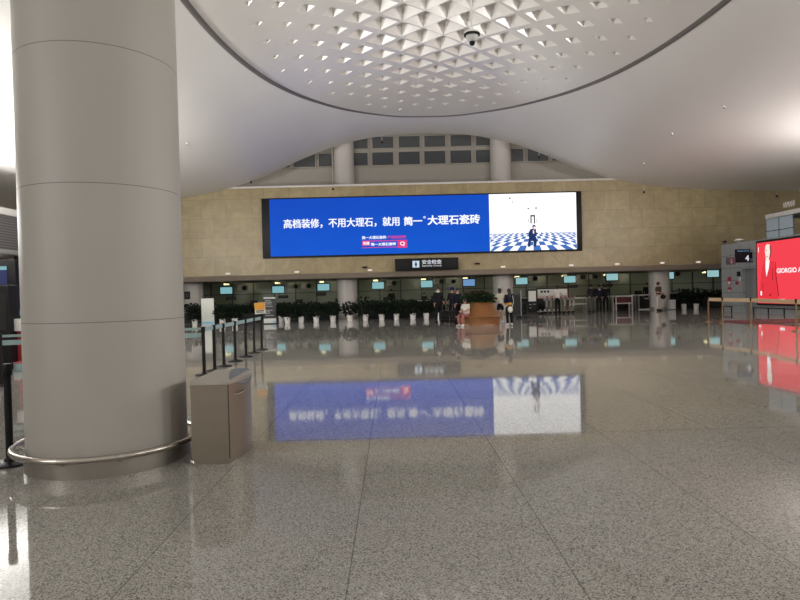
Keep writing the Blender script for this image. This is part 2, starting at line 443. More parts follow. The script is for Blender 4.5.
# ------------------------------------------------------------------ shell
struct(MB().span((-34, -12, -.2), (36, 46, 0)), 'floor', M['floor'], 'polished speckled granite floor with thin tile seams', 'floor')
WZ = 7.85
struct(MB().span((-34, 36, 2.72), (36, 36.25, WZ)).span((-34, 36.05, WZ-.02), (36, 37.3, WZ+.02)), 'wall_back', M['stone'], 'beige travertine wall above the check-in hall', 'wall')
struct(MB().span((-12, 35.93, WZ), (16, 36.02, WZ+.10)), 'trim_2', M['strip_white'], 'pale coping strip along the top of the stone wall', 'trim')
mb = MB()   # sloped soffit below the wall
mb.face([(-34, 36, 2.72), (36, 36, 2.72), (36, 36.32, 2.42), (-34, 36.32, 2.42)]).face([(-34, 36.25, 2.85), (36, 36.25, 2.85), (36, 36.5, 2.6), (-34, 36.5, 2.6)])
struct(mb, 'trim_3', M['soffit'], 'sloping brown soffit under the stone wall', 'trim')
struct(MB().span((-34, 36.32, 2.42), (36, 43.2, 2.6)), 'ceiling_low', M['under_ceiling'], 'low dark ceiling over the check-in counters', 'ceiling')
struct(MB().span((-34, 43, 0), (36, 43.2, 2.6)), 'wall_rear', M['panel_green'], 'dark green glass panel wall behind the check-in counters', 'wall')
mb = MB()
k = 0; x = -20.3
while x < 27:
    mb.span((x-.035, 42.93, 0), (x+.035, 43, 2.42)); x += 1.49
for z in (1.62, .9): mb.span((-21, 42.95, z-.025), (27, 43, z+.025))
struct(mb, 'trim_4', M['frame_dark'], 'dark mullion grid on the rear glass panel wall', 'trim')
# clerestory behind the ledge
struct(MB().span((-34, 38.2, 7.2), (36, 38.4, 12.4)).span((-34, 35.6, 12.4), (36, 38.4, 12.6)), 'wall_upper', M['beige_plaster'], 'pale wall above the ledge with high windows', 'wall')  # second span: unseen roof slab added to stop light leaking in above
def pane(n, x0, x1, y0, y1, pos):
    a, b = at(x0, y1, 38.2), at(x1, y0, 38.2); zz0, zz1 = (a.z+b.z)/2-(y1-y0)/2*38.2/FPX, (a.z+b.z)/2+(y1-y0)/2*38.2/FPX
    w = thing('window_%d' % n, (a.x, 38.2, zz0), pos, 'window', 'high windows above the ledge', kind='structure')
    MB().span((0, -.03, 0), (b.x-a.x, .04, zz1-zz0)).build('pane', M['pane_dark'], w)
    f = MB(); W_, H_ = b.x-a.x, zz1-zz0
    for q in ((-.06, -.06, 0, H_+.06), (W_, -.06, W_+.06, H_+.06), (0, -.06, W_, 0), (0, H_, W_, H_+.06)):
        f.span((q[0], -.08, q[1]), (q[2], .02, q[3]))
    f.build('window_frame', M['beige_plaster'], w)
low = [(267, 289.5), (293.5, 315), (319, 332.5), (354, 367.5), (372.5, 393), (399, 419.5), (424.5, 445), (450.5, 471), (476, 489.5), (511, 523), (527.5, 548), (552, 571)]
for i, (a, b) in enumerate(low):
    yc = 158.5 - (((a+b)/2)-400)*.0253
    pane(i+1, a, b, yc-6.3, yc+6.3, '%s dark window from the left in the lower row above the ledge' % ORD[i])
for i, (a, b) in enumerate([(354, 367.5), (372.5, 393), (399, 419.5), (424.5, 445), (450.5, 471), (476, 489.5)]):
    yc = 142.3 - (((a+b)/2)-400)*.0253
    pane(len(low)+i+1, a, b, yc-5.6, yc+5.6, '%s dark window from the left in the upper row under the arch' % ORD[i])

# ------------------------------------------------------------------ columns
def column(x, y, R, h, label, material, rail=False, plinth=.14):
    t = thing('round_column', (x, y, 0), label, 'column')
    MB().lathe([(R, plinth-.01), (R, h)], n=72).build('shaft', material, t)
    MB().lathe([(R-.012, 0), (R+.018, 0), (R+.018, plinth-.012), (R+.006, plinth), (R-.012, plinth)], n=72).build('base_plinth', M['plinth_steel'], t)
    if rail:
        RR = R+.105
        br = MB().tube([(RR*math.cos(2*PI*k/64), RR*math.sin(2*PI*k/64), .185) for k in range(64)], .027, 12, True).build('bumper_rail', M['rail_steel'], t)
        for k in range(10):
            a = 2*PI*(k+.35)/10; b = MB()
            c, s = math.cos(a), math.sin(a)
            b.cyl(((R-.005)*c, (R-.005)*s, .12), ((RR-.015)*c, (RR-.015)*s, .165), .011, n=8)
            b.cyl(((R-.005)*c, (R-.005)*s, .12), ((R+.012)*c, (R+.012)*s, .12), .03, n=10)
            b.cyl((RR*c+.02*s, RR*s-.02*c, .185), (RR*c-.02*s, RR*s+.02*c, .185), .0295, n=12)
            b.build('rail_bracket', M['steel'], br)
    return t
column(-2.71, 5.75, .69, 10.4, 'huge pale panelled column close by with a steel bumper rail', M['column'], True)
for i, (x, lb) in enumerate([(-12.5, 'far pale column beside the near column, with a small black picture'), (-2.85, 'far round column behind the row of white pots, left of the black security sign'),
                 (6.95, 'far round column behind the two standing women'), (16.8, 'far round column behind the person in the patterned shirt')]):
    column(x, 38, .62, 11.5 if 0 < i < 3 else 8, lb, M['column_far'])
p = thing('picture_frame', at(187, 299.5, 37.3), 'small black framed picture on the far left column', 'picture')
p.location.y = 37.36
MB().box((0, 0, .25), (.36, .03, .48)).build('frame', M['dark'], p); MB().box((0, -.018, .25), (.22, .012, .3)).build('print', M['charcoal'], p)

# ------------------------------------------------------------------ big advertising display
LY_ = 35.84; U, UP = (1, 0, 0), (0, 0, 1)
def lp(px, py): q = at(px, py, LY_); return (q.x, q.z)
x0, x1 = at(262, 230, LY_).x, at(582, 221, LY_).x; z0, z1 = 3.68, 7.22
led = thing('advertising_display', (x0, 35.85, z0), 'very wide blue and white advertising display on the stone wall', 'display')
MB().span((x0, 35.85, z0), (x1, 36.02, z1), .02).build('cabinet', M['black'], led, world=True)
bx0, bx1, wx1 = at(270, 230, LY_).x, at(489.5, 225, LY_).x, at(576.5, 221, LY_).x
zb, zt = z0+.10, z1-.07
O = (0, LY_, 0)
bp_ = flat('blue_panel', [rect(bx0, zb, bx1, zt)], M['led_blue'], led, O, U, UP, 0)
pp_ = flat('picture_panel', [rect(bx1, zb, wx1, zt)], M['led_white'], led, O, U, UP, 0)
def ltext(body, pxa, pxb, pyc, hpx, material, bold, name='caption'):
    a, b = lp(pxa, pyc+( -.0253*(pxa-(pxa+pxb)/2))), lp(pxb, pyc-.0253*(pxb-(pxa+pxb)/2)); zc = (a[1]+b[1])/2; h = hpx*LY_/FPX
    return text(name, body, material, bp_, O, U, UP, (a[0], zc-h/2, b[0], zc+h/2), bold, .006)
ltext('高档装修，不用大理石，就用', 283.5, 399.5, 222.7, 9.6, M['led_text'], .022)
ltext('简一', 403.8, 422.3, 221.0, 9.2, M['led_text'], .04)
ltext('®', 423.2, 425.8, 217.3, 2.4, M['led_text'], .02)
ltext('大理石瓷砖', 427.5, 480, 219.6, 9.9, M['led_text'], .034)
ltext('简一大理石瓷砖·', 362, 387, 237.5, 3.4, M['led_text'], .03)
ltext('严选石纹好砖', 388, 406, 237.0, 3.0, M['led_pink'], .03)
def lrect(xa, ya, xb, yb):
    a, b = lp((xa+xb)/2, ya), lp((xa+xb)/2, yb); xa_, xb_ = lp(xa, ya)[0], lp(xb, ya)[0]
    return rect(xa_, min(a[1], b[1]), xb_, max(a[1], b[1]))
flat('search_box', [lrect(362, 240.3, 407, 241.1), lrect(362, 247, 398, 247.6)], M['led_pink'], bp_, O, U, UP, .004)
flat('search_button', [lrect(397.5, 240.2, 407, 247.8)], M['led_pink'], bp_, O, U, UP, .006)
flat('badge', [lrect(362, 240.8, 370, 245.5)], M['led_pink'], bp_, O, U, UP, .006)
ltext('简一大理石瓷砖', 371, 396, 244.1, 3.2, M['led_text'], .04)
ltext('Q', 400, 404.8, 243.8, 4.6, M['led_text'], .03)
ltext('热搜', 363, 369.5, 243.3, 3.4, M['led_text'], .03)
# picture: checkered floor running to a bright doorway, a seated thinker
hx, hz = lp(533, 226); bz = zb; tiles = []
wide = (wx1-bx1)
def persp(a, s):        # a lateral tile units, s depth (1 = bottom edge)
    return (hx + a/s*.48, hz - (hz-bz)/s)
dz = [1.0, 1.25, 1.55, 1.9, 2.35, 2.9, 3.6]
for r in range(len(dz)-1):
    for a in range(-19, 19):
        if (a+r) % 2: continue
        q = [persp(a, dz[r]), persp(a+1, dz[r]), persp(a+1, dz[r+1]), persp(a, dz[r+1])]
        q = [(min(max(x, bx1+.01), wx1-.01), z) for x, z in q]
        if max(p_[0] for p_ in q)-min(p_[0] for p_ in q) > .12: tiles.append(q)
flat('checkered_floor', tiles, M['led_tile'], pp_, O, U, UP, .004)
flat('doorway', [lrect(530.3, 215, 535, 216.5), lrect(530.3, 216, 531.5, 223.5), lrect(533.8, 216, 535, 223.5)], M['led_ink'], pp_, O, U, UP, .004)
flat('wall_ornament', [lrect(528.5, 219, 529, 223), lrect(536.6, 219, 537.1, 223),
     lrect(527.5, 208, 529, 209.2), lrect(535, 207.5, 537, 208.6), lrect(509, 197.5, 510.5, 199), lrect(512, 201.5, 513, 202.4)], M['led_ink'], pp_, O, U, UP, .004)
fx, fz = lp(532.5, 234)
flat('seated_figure', [ell(fx+.10, fz+.42, .10, .13), [(fx-.25, fz+.05), (fx-.12, fz+.3), (fx+.2, fz+.32), (fx+.26, fz-.1), (fx+.05, fz-.2), (fx-.22, fz-.25)],
     [(fx-.3, fz-.75), (fx-.22, fz-.2), (fx+.2, fz-.15), (fx+.26, fz-.4), (fx+.2, fz-.75), (fx+.06, fz-.75), (fx+.05, fz-.42), (fx-.1, fz-.42), (fx-.14, fz-.75)]], M['led_navy'], pp_, O, U, UP, .008)
flat('seated_figure_skin', [ell(fx+.12, fz+.36, .07, .09), rect(fx+.02, fz+.02, fx+.10, fz+.22)], M['led_face'], pp_, O, U, UP, .011)

# ------------------------------------------------------------------ security check sign
sa, sb = at(395, 265, 35.62), at(458.5, 264, 35.62); sz0, sz1 = 2.74, 3.46
sg = thing('hanging_sign', (sa.x, 35.62, sz0), 'long black sign with white lettering under the big display', 'sign')
MB().span((sa.x, 35.62, sz0), (sb.x, 35.82, sz1), .015).build('sign_box', M['black'], sg, world=True)
MB().span((sa.x+.5, 35.8, 3.0), (sa.x+.6, 36.02, 3.1)).build('wall_bracket', M['charcoal'], sg, world=True)
MB().span((sb.x-.6, 35.8, 3.0), (sb.x-.5, 36.02, 3.1)).build('wall_bracket', M['charcoal'], sg, world=True)
O2 = (0, 35.61, 0)
ix = at(412.5, 264, 35.61).x
flat('icon_square', [rect(ix, 2.92, ix+.40, 3.31)], M['sign_icon'], sg, O2, U, UP, 0)
flat('icon_figure', [ell(ix+.2, 3.235, .035, .035, 12), [(ix+.13, 3.05), (ix+.15, 3.19), (ix+.25, 3.19), (ix+.27, 3.05)], rect(ix+.15, 2.96, ix+.19, 3.06), rect(ix+.21, 2.96, ix+.25, 3.06)], M['screen_navy'], sg, O2, U, UP, .004)
tx = at(422, 262, 35.61).x
text('caption', '安全检查', M['sign_text'], sg, O2, U, UP, (tx, 3.10, tx+1.15, 3.36), .02, .004)
text('caption', 'Security Check', M['sign_text'], sg, O2, U, UP, (tx, 2.93, tx+1.15, 3.06), .01, .004)

# ------------------------------------------------------------------ under the soffit: downlights, monitors, speakers, desks
for i, px in enumerate((228, 297, 370, 435, 503, 571, 617, 662, 698)):
    q = at(px, 272, 36)
    t = thing('wall_lamp', (q.x, 36, 2.83), '%s small white lamp from the left along the foot of the stone wall' % ORD[i], 'light', 'small lamps at the foot of the stone wall')
    MB().box((0, -.04, .02), (.28, .08, .10), bev=.02).build('housing', M['white'], t)
    MB().box((0, -.085, .0), (.24, .03, .07), bev=.01).build('diffuser', M['lamp_white'], t)
mons = [(226.3, 290.5), (278.2, 289.6), (323.5, 287.2), (378, 285.5), (426.6, 284), (469, 282.6), (521.6, 281), (569.7, 279.3), (612.2, 277), (668, 275.5), (713, 273.6)]
mon0 = None
for i, (px, py) in enumerate(mons):
    q = at(px, py, 38.9); blue = i == 5
    lb = '%s hanging check-in monitor from the left, %s screen' % (ORD[i], 'pale blue' if blue else 'teal')
    if mon0 is None or blue:
        t = thing('hanging_monitor', (q.x, 38.9, q.z), lb, 'monitor', 'monitors hanging over the check-in counters')
        ca = MB().box((0, .03, 0), (.86, .07, .53), bev=.012).build('casing', M['black'], t)
        MB().box((0, -.008, 0), (.75, .012, .42)).build('screen', M['mon_blue'] if blue else M['mon_teal'], ca)
        MB().cyl((.05, .03, .25), (.05, .03, 2.46-q.z), .022, n=8).cyl((.05, .03, 2.41-q.z), (.05, .03, 2.425-q.z), .07, n=12).build('ceiling_rod', M['dark'], t)
        if mon0 is None: mon0 = t
    else:
        t = dup(mon0, (q.x, 38.9, q.z), None, lb)
        for ch in t.children:
            if ch.name.startswith('ceiling_rod'): ch.scale.z = (2.425-q.z)/(2.425-mon0.location.z)
    # lamp above it
    l = thing('counter_lamp', (q.x-.16, 39.6, 2.30), '%s small yellow lamp from the left above a hanging monitor' % ORD[i], 'light', 'yellow lamps above the counters')
    MB().box((0, 0, .06), (.34, .2, .12), bev=.01).build('housing', M['dark'], l)
    MB().box((0, -.03, -.01), (.30, .22, .10)).build('diffuser', M['lamp_yellow'], l)
    lamp('counter_lamp_glow', 'SPOT', (q.x-.16, 39.9, 2.20), 30, (1.0, .93, .62), .12, (q.x-.1, 43, 1.6), math.radians(130), .8)
sp0 = None
for i, px in enumerate((243.5, 295, 308, 394, 441.5, 454, 536, 584, 596, 679)):
    q = at(px, 288.0-(px-243)*.0325, 42.5)
    lb = '%s round black speaker from the left on the rear panel wall' % ORD[i]
    if sp0 is None:
        t = sp0 = thing('wall_speaker', (q.x, 42.6, q.z), lb, 'speaker', 'round black speakers behind the counters')
        MB().lathe([(.0, -.14), (.12, -.13), (.155, -.09), (.15, .0), (.10, .12), (.0, .14)], n=20).build('shell', M['black'], t)
        t.children[0].rotation_euler = (PI/2, 0, 0)
        MB().span((-.03, .05, -.03), (.03, .42, .03)).build('arm', M['dark'], t)
        MB().box((-.32, .36, .03), (.42, .02, .40)).build('back_plate', M['lightgrey'], t)
    else: dup(sp0, (q.x, 42.6, q.z), None, lb)
b0 = None
for i, (px, py) in enumerate(((231, 298.4), (283.3, 296.8), (321, 294.3), (572.5, 286.3), (607.5, 285.3))):
    q = at(px, py, 40.2)
    lb = '%s dark name board from the left under a hanging monitor' % ORD[i]
    if b0 is None:
        t = b0 = thing('name_board', (q.x, 40.2, q.z), lb, 'sign', 'dark boards under the monitors')
        MB().box((0, 0, 0), (.66, .05, .19), bev=.01).build('board', M['black'], t)
        MB().span((-.25, 0, .09), (-.23, .02, 2.43-q.z)).span((.23, 0, .09), (.25, .02, 2.43-q.z)).build('hanger', M['dark'], t)
        MB().box((0, -.03, 0), (.5, .008, .07)).build('lettering_strip', M['charcoal'], t)
    else: dup(b0, (q.x, 40.2, q.z), None, lb)
desk0 = None
deskpx = [200, 245, 290, 330, 378, 426, 474, 530, 630, 678, 722]
for i, px in enumerate(deskpx):
    q = at(px, 300, 40.9)
    lb = '%s dark check-in desk from the left with pale top edge' % ORD[i]
    if desk0 is None:
        t = desk0 = thing('check_in_desk', (q.x, 40.9, 0), lb, 'desk', 'dark check-in desks in a row')
        MB().span((-.95, -.3, .06), (.95, .35, .86), .015).build('body', M['dark'], t)
        MB().span((-1.0, -.36, .86), (1.0, .4, .91), .01).build('worktop', M['lightgrey'], t)
        MB().span((-.9, -.26, 0), (.9, .3, .06)).build('kick_plate', M['charcoal'], t)
        MB().span((.35, .05, .91), (.85, .1, 1.18), .008).span((.57, .06, .9), (.63, .12, 1.0)).build('desk_screen', M['black'], t)
    else: dup(desk0, (q.x, 40.9, 0), None, lb)

# ------------------------------------------------------------------ foliage and planters
def foliage(n, rx, rz, cz, leaf, seed, spread=1.0):
    r = random.Random(seed); mb = MB()
    for _ in range(n):
        a, b = r.random()*2*PI, math.acos(r.uniform(-1, 1)); k = r.random()**.4
        c = Vector((rx*k*math.sin(b)*math.cos(a), rx*k*math.sin(b)*math.sin(a), cz+rz*k*math.cos(b)))
        d = Vector((c.x, c.y, (c.z-cz)*.8)).normalized()+Vector((r.uniform(-.7, .7), r.uniform(-.7, .7), r.uniform(-.3, .7)))
        d.normalize(); s = d.orthogonal().normalized(); s = Matrix.Rotation(r.random()*6.3, 3, d) @ s
        L = leaf*r.uniform(.7, 1.3); w = L*.32; nr = d.cross(s)
        mb.face([c, c+d*L*.45+s*w+nr*.01, c+d*L, c+d*L*.45-s*w+nr*.01])
    return mb
def pot_mb(R, h): return MB().lathe([(0, 0), (R*.74, 0), (R*.80, h*.08), (R*.95, h*.86), (R, h*.88), (R, h), (R*.90, h), (R*.86, h*.88), (0, h*.86)], n=28)
def planter(loc, R, h, rx, rz, seed, label, n=260, green='leaf'):
    t = thing('potted_shrub', loc, label, 'potted plant', 'shrubs in white pots before the counters')
    pt = pot_mb(R, h).build('pot', M['pot_white'], t)
    MB().cyl((0, 0, h*.84), (0, 0, h*.9), R*.86, n=20).build('soil', M['soil'], pt)
    s = MB(); rr = random.Random(seed)
    for k in range(5):
        a = rr.random()*6.28; s.tube([(0, 0, h*.85), (.05*math.cos(a), .05*math.sin(a), h+rz*.5), (rx*.5*math.cos(a), rx*.5*math.sin(a), h+rz*1.1)], .012, 6)
    s.build('stem', M['bark'], t)
    foliage(n, rx, rz, h+rz*.86, .17, seed).build('foliage', M[green], t, 0)
    return t
pots = [(195, 325.8), (222.5, 325.2), (235, 324.6), (281.5, 321.6), (287.5, 323.2), (301.2, 322.5), (316.3, 322.2), (333, 321.7), (350, 321.2), (365.5, 320.6), (381.8, 320.2), (396.5, 319.6), (413, 319.4), (426.3, 318.9), (440, 318.6)]
protos = []
for i, (px, py) in enumerate(pots):
    q = flo(px, py); big = i in (9,)
    lb = 'dark shrub in a white pot, %s along the row from the left' % ORD[i]
    if i < 3 or big:
        t = planter(q, .168, .33, .56 if big else .40, .48 if big else .36, 10+i, lb if not big else 'largest dark bushy shrub in a white pot, before the far round column')
        protos.append(t)
    else:
        dup(protos[i % 3], q, rnd.random()*6.28, lb)
for i, (px, py) in enumerate([(684, 308.6), (696.2, 308.2)]):
    q = flo(px, py); q *= 37.2/q.y if q.y > 37.2 else 1; q.z = 0
    dup(protos[i], (q.x, q.y, 0), 1.0+i, ['dark shrub in a white pot right of the small white bin', 'dark shrub in a white pot nearest the grey kiosk'][i], 1.0)
# low hedge boxes that close the gaps
def hedge(pxa, pxb, Y, h, label, seed):
    a, b = at(pxa, 300, Y), at(pxb, 300, Y); L = b.x-a.x
    t = thing('planter_box', ((a.x+b.x)/2, Y, 0), label, 'planter', 'dark planter boxes')
    MB().span((-L/2, -.22, .02), (L/2, .22, .5), .01).build('trough', M['dark'], t)
    r = random.Random(seed); mb = MB()
    for _ in range(int(L*230)):
        c = Vector((r.uniform(-L/2, L/2), r.uniform(-.28, .28), .45+(h-.45)*r.random()**.7*(.75+.25*math.sin(9*r.random()))))
        d = Vector((r.uniform(-1, 1), r.uniform(-1, 1), r.uniform(0, 1.2))).normalized(); s = Matrix.Rotation(r.random()*6.3, 3, d) @ d.orthogonal().normalized()
        l = r.uniform(.12, .22); mb.face([c, c+d*l*.45+s*l*.3, c+d*l, c+d*l*.45-s*l*.3])
    mb.build('foliage', M['leaf'], t, 0)
hedge(182, 217, 34.2, 1.12, 'dark planter box of foliage left of the white notice board', 1)
hedge(218, 262, 34.4, 1.02, 'dark planter box of foliage behind the orange sign', 2)
hedge(277, 338, 34.4, 1.0, 'dark planter box of foliage behind the white pots left of the far column', 3)
hedge(362, 438, 34.4, 1.0, 'dark planter box of foliage behind the white pots right of the far column', 4)
hedge(676, 699, 38.6, 1.22, 'dark planter box of foliage behind the right pair of white pots', 5)
hedge(700, 722, 38.6, 1.12, 'dark planter box of foliage beside the grey kiosk', 6)

# ------------------------------------------------------------------ round planter bench
c = flo(482, 326); bc = (c.x, c.y+.95, 0)
t = thing('planter_bench', bc, 'round wooden bench with a sloping back around a planter', 'bench')
MB().lathe([(.80, 0), (.90, .0), (.88, .06), (.93, .30), (.93, .33)], n=56).build('seat_base', M['wood'], t)
MB().lathe([(.80, .33), (.97, .325), (1.0, .35), (1.0, .375), (.97, .395), (.78, .40)], n=56).build('seat', M['wood'], t)
MB().lathe([(.84, .40), (.82, .42), (.64, .97), (.62, .985), (.57, .985), (.55, .95), (.55, .86)], n=56).build('backrest', M['wood'], t)
MB().cyl((0, 0, .84), (0, 0, .88), .57, n=40).build('soil', M['soil'], t)
f = foliage(900, .72, .30, 1.10, .15, 77)
f.build('foliage', M['leaf_green'], t, 0)
r = random.Random(5); mb = MB()
for _ in range(110):
    a, k = r.random()*6.28, r.random()**.5*.62; cc = Vector((k*math.cos(a), k*math.sin(a), 1.44-.30*k*k+r.uniform(-.05, .06)))
    for q in range(4):
        b = q*PI/2+r.random(); d = Vector((math.cos(b), math.sin(b), .3))*.045; s = Vector((-math.sin(b), math.cos(b), .1))*.025
        mb.face([cc, cc+d*.6+s, cc+d, cc+d*.6-s])
mb.build('flowers', M['petal'], t, 0)

# ------------------------------------------------------------------ litter bin beside the column
t = thing('litter_bin', (-1.83, 5.41, 0), 'brushed steel litter bin with bowed front beside the near column', 'bin')
def dplan(o, n=14):
    pts_ = [(-.0+o, .0+o), (.335-o*.4, .0+o)]
    for k in range(1, n):
        a = k/n; pts_.append((.335+.07*math.sin(PI*a)-o, .0+o+(.86-2*o)*a))
    pts_ += [(.335-o*.4, .86-o), (o, .86-o)]
    return pts_
MB().prism(dplan(.012), 0, .045).build('plinth', M['brushed'], t)
MB().prism(dplan(0), .045, .715).build('body', M['brushed'], t)
MB().prism(dplan(-.012), .715, .745).build('lid', M['bin_lid'], t)
v = MB()
n = 14; A = []; B = []
for k in range(n+1):
    a = k/n; y = .04+.78*a; bl = math.sin(PI*a)
    A.append(v.bm.verts.new((.345+.08*bl+.004, y, .735-.06*bl))); B.append(v.bm.verts.new((.345-.08*bl, y, .747+.05*bl)))
for k in range(n): v.bm.faces.new((A[k], A[k+1], B[k+1], B[k]))
o = v.build('chute_flap', mat('flap_blue', (.20, .22, .25), .45, .3), t); so = o.modifiers.new('thick', 'SOLIDIFY'); so.thickness = .008
MB().box((.336, .003, .38), (.006, .012, .66)).build('door_seam', M['dark'], t)
hd = MB().tube([(.36, .14, .60), (.39, .15, .602), (.41, .26, .615), (.385, .26, .615)], .009, 8); hd.build('handle', M['steel'], t)
MB().cyl((-.02, .1, .62), (0, .1, .62), .018, n=10).cyl((-.02, .1, .22), (0, .1, .22), .018, n=10).build('hinge', M['dark'], t)

# ------------------------------------------------------------------ queue posts
def post(name, loc, label, group, metal, h=.93, r=.032, base=.17):
    t = thing(name, loc, label, 'queue post', group)
    MB().cyl((0, 0, .01), (0, 0, h-.06), r, n=16).build('pole', M[metal], t)
    MB().lathe([(0, 0), (base, 0), (base, .012), (base*.9, .02), (r*1.6, .035), (r*1.2, .06), (0, .06)], n=28).build('base', M[metal], t)
    MB().lathe([(0, h), (r*1.1, h), (r*1.25, h-.01), (r*1.25, h-.10), (r, h-.12)], n=16).build('belt_head', M['black'], t)
    return t
X0 = -3.66
pys = [11.65, 12.33, 13.0, 13.95, 14.95, 15.85, 16.75]
G1 = 'black queue posts in a line beyond the bin'
p0 = post('queue_post', (X0, pys[0], 0), 'black queue post nearest the steel bin, first of the line', G1, 'black')
for i, y in enumerate(pys[1:]): dup(p0, (X0, y, 0), None, '%s black queue post beyond the steel bin' % ORD[i+1] if i < 5 else 'farthest black queue post, below the small orange sign')
dup(p0, (-7.05, 10.9, 0), None, 'black queue post carrying teal belts at the left edge, farther one')
dup(p0, (-3.58, 5.62, 0), None, 'black queue post with flat base close to the near column')
def belt(a, b, material, label, w=.085, group='retractable queue belts', z=.875, sag=.0):
    a, b = Vector(a), Vector(b); mb = MB(); N = 8; d = (b-a).normalized(); n = Vector((-d.y, d.x, 0))*.0025; L = []
    for k in range(N+1):
        s = k/N; p_ = a.lerp(b, s)+d*(.036*(1-2*s)); zz = z-sag*4*s*(1-s)
        L.append([mb.bm.verts.new((p_.x+q*n.x, p_.y+q*n.y, zz+h)) for q, h in ((-1, -w/2), (1, -w/2), (1, w/2), (-1, w/2))])
    for A, B in zip(L, L[1:]):
        for k in range(4): mb.bm.faces.new((A[k], A[(k+1) % 4], B[(k+1) % 4], B[k]))
    mb.bm.faces.new(L[0]); mb.bm.faces.new(L[-1])
    return tag(mb.build('queue_belt', M[material], None, 0), label, 'belt', group)
for i in range(6): belt((X0, pys[i], 0), (X0, pys[i+1], 0), 'teal_belt', 'pale teal queue belt, %s span beyond the bin' % ORD[i])
belt((-7.05, 10.9, 0), (X0, pys[0], 0), 'teal_bright', 'lower teal queue belt running behind the near column', .09, z=.77)
belt((-7.05, 10.9, 0), (X0, pys[0], 0), 'teal_bright', 'upper teal queue belt running behind the near column', .045, z=.89)
belt((-10.5, 10.4, 0), (-7.05, 10.9, 0), 'teal_bright', 'teal queue belt running out at the left edge', .09, z=.77)
# notices
q = Vector((X0, pys[-1]-.02, 0))
t = thing('sign_holder', (X0, pys[-1], .93), 'small orange and white notice above the farthest black queue post', 'sign')
MB().cyl((0, 0, 0), (0, 0, .08), .01, n=8).build('stem', M['black'], t)
MB().box((-.02, 0, .22), (.29, .02, .31), ry=math.radians(-4)).build('notice_board', M['print_white'], t)
MB().box((-.026, -.013, .275), (.28, .006, .19), ry=math.radians(-4)).build('orange_panel', M['amber'], t)
MB().box((-.016, -.013, .11), (.2, .006, .02), ry=math.radians(-4)).box((-.016, -.013, .15), (.22, .006, .025), ry=math.radians(-4)).build('print_lines', M['charcoal'], t)
q = flo(208.3, 325.7)
t = thing('notice_board', q, 'tall blank white standing board with a blue band at its foot', 'sign')
MB().box((0, 0, .73), (.66, .06, 1.38), bev=.01).build('panel', M['print_white'], t)
MB().box((0, -.034, .14), (.58, .006, .16)).build('printed_band', M['print_blue'], t)
MB().box((0, 0, .02), (.6, .4, .04), bev=.008).build('base', M['lightgrey'], t)
MB().span((.33, -.03, .04), (.36, .03, 1.42)).build('side_post', M['dark'], t)
q = flo(270.3, 324)
t = thing('information_board', q, 'dark standing information board with white lines and a blue foot panel', 'sign')
MB().box((0, 0, .72), (.66, .07, 1.36), bev=.01).build('panel', M['charcoal'], t)
MB().box((0, -.04, 1.36), (.62, .008, .07)).build('header', M['print_white'], t)
mb = MB(); rr = random.Random(3)
for k, z in enumerate((1.22, 1.14, 1.05, .93, .72, .64, .56, .45)):
    w = rr.uniform(.25, .48); mb.box((-.24+w/2, -.039, z), (w, .006, .022))
mb.build('print_lines', M['lightgrey'], t)
MB().box((0, -.045, .17), (.64, .02, .24)).build('foot_panel', M['print_white'], t)
MB().prism([(0, 0), (.3, 0), (.3, .12)], 0, .008).build('wave_print', M['print_blue'], t)
w_ = t.children[-1]; w_.rotation_euler = (PI/2, 0, 0); w_.location = (0, -.055, .08)
MB().box((0, 0, .02), (.6, .42, .04), bev=.008).build('base', M['dark'], t)

# ------------------------------------------------------------------ right kiosk
KX = 18.16
kz = at(722, 245, 33.2).z
K = thing('kiosk_building', (KX, 33.2, 0), 'grey metal panelled kiosk on the right with a lit canopy on top', 'kiosk')
w = MB()
yA, yB = KX/((744-392.8)/FPX), KX/((758.5-392.8)/FPX)
w.span((KX, yA, 0), (KX+4, 33.2, kz)); w.span((KX, -10, 0), (KX+4, yB, kz)); w.span((KX, yB, 2.25), (KX+4, yA, kz)); w.span((KX+.25, yB, 0), (KX+4, yA, 2.25))
w.build('panel_wall', M['kiosk_panel'], K, world=True)
def yof(px, py, X):
    return X/((px + .0253*(282.5-py) - 392.8)/FPX)
dr = MB(); ym = (yA*.45+yB*.55); dr.span((KX+.16, yB+.02, .02), (KX+.22, ym-.02, 2.22)).build('door_leaf', M['grey'], K, world=True)
MB().span((KX+.2, ym, 0), (KX+.24, yA, 2.25)).build('door_recess', mat('recess_grey', (.20, .215, .22), .4), K, world=True)
yu = yof(768.3, 226, KX+.5)
UZ = 4.62
MB().span((KX+1.9, -10, kz), (KX+4, yu-1.2, UZ+.1)).build('upper_wall', mat('upper_grey', (.40, .43, .45), .4), K, world=True)
g = MB(); g.span((KX+.5, yu-2.0, kz), (KX+.53, yu, kz+1.05)); g.span((KX+.5, yu-.03, kz), (KX+1.9, yu, kz+1.05))
gl = g.build('glass_screen', M['glass_blue'], K, world=True)
MB().span((KX+.49, yu-2.05, kz+.38), (KX+.54, yu, kz+.41)).span((KX+.49, yu-1.02, kz), (KX+.54, yu-.99, kz+1.05)).build('glass_frame', M['dark'], gl, world=True)
yc = yof(767, 214, KX+.35)
cn = MB(); cn.span((KX+.35, -10, UZ+.02), (KX+4.2, yc, UZ+.24), .05); cn.build('canopy', M['white'], K, world=True)
text('canopy_letters', 'ARMANI', M['white'], K, (KX+.6, 0, 0), (0, -1, 0), (0, 0, 1), (-yof(785, 203, KX+.6), UZ+.42, -yof(797, 203, KX+.6), UZ+.70), .02, 0)
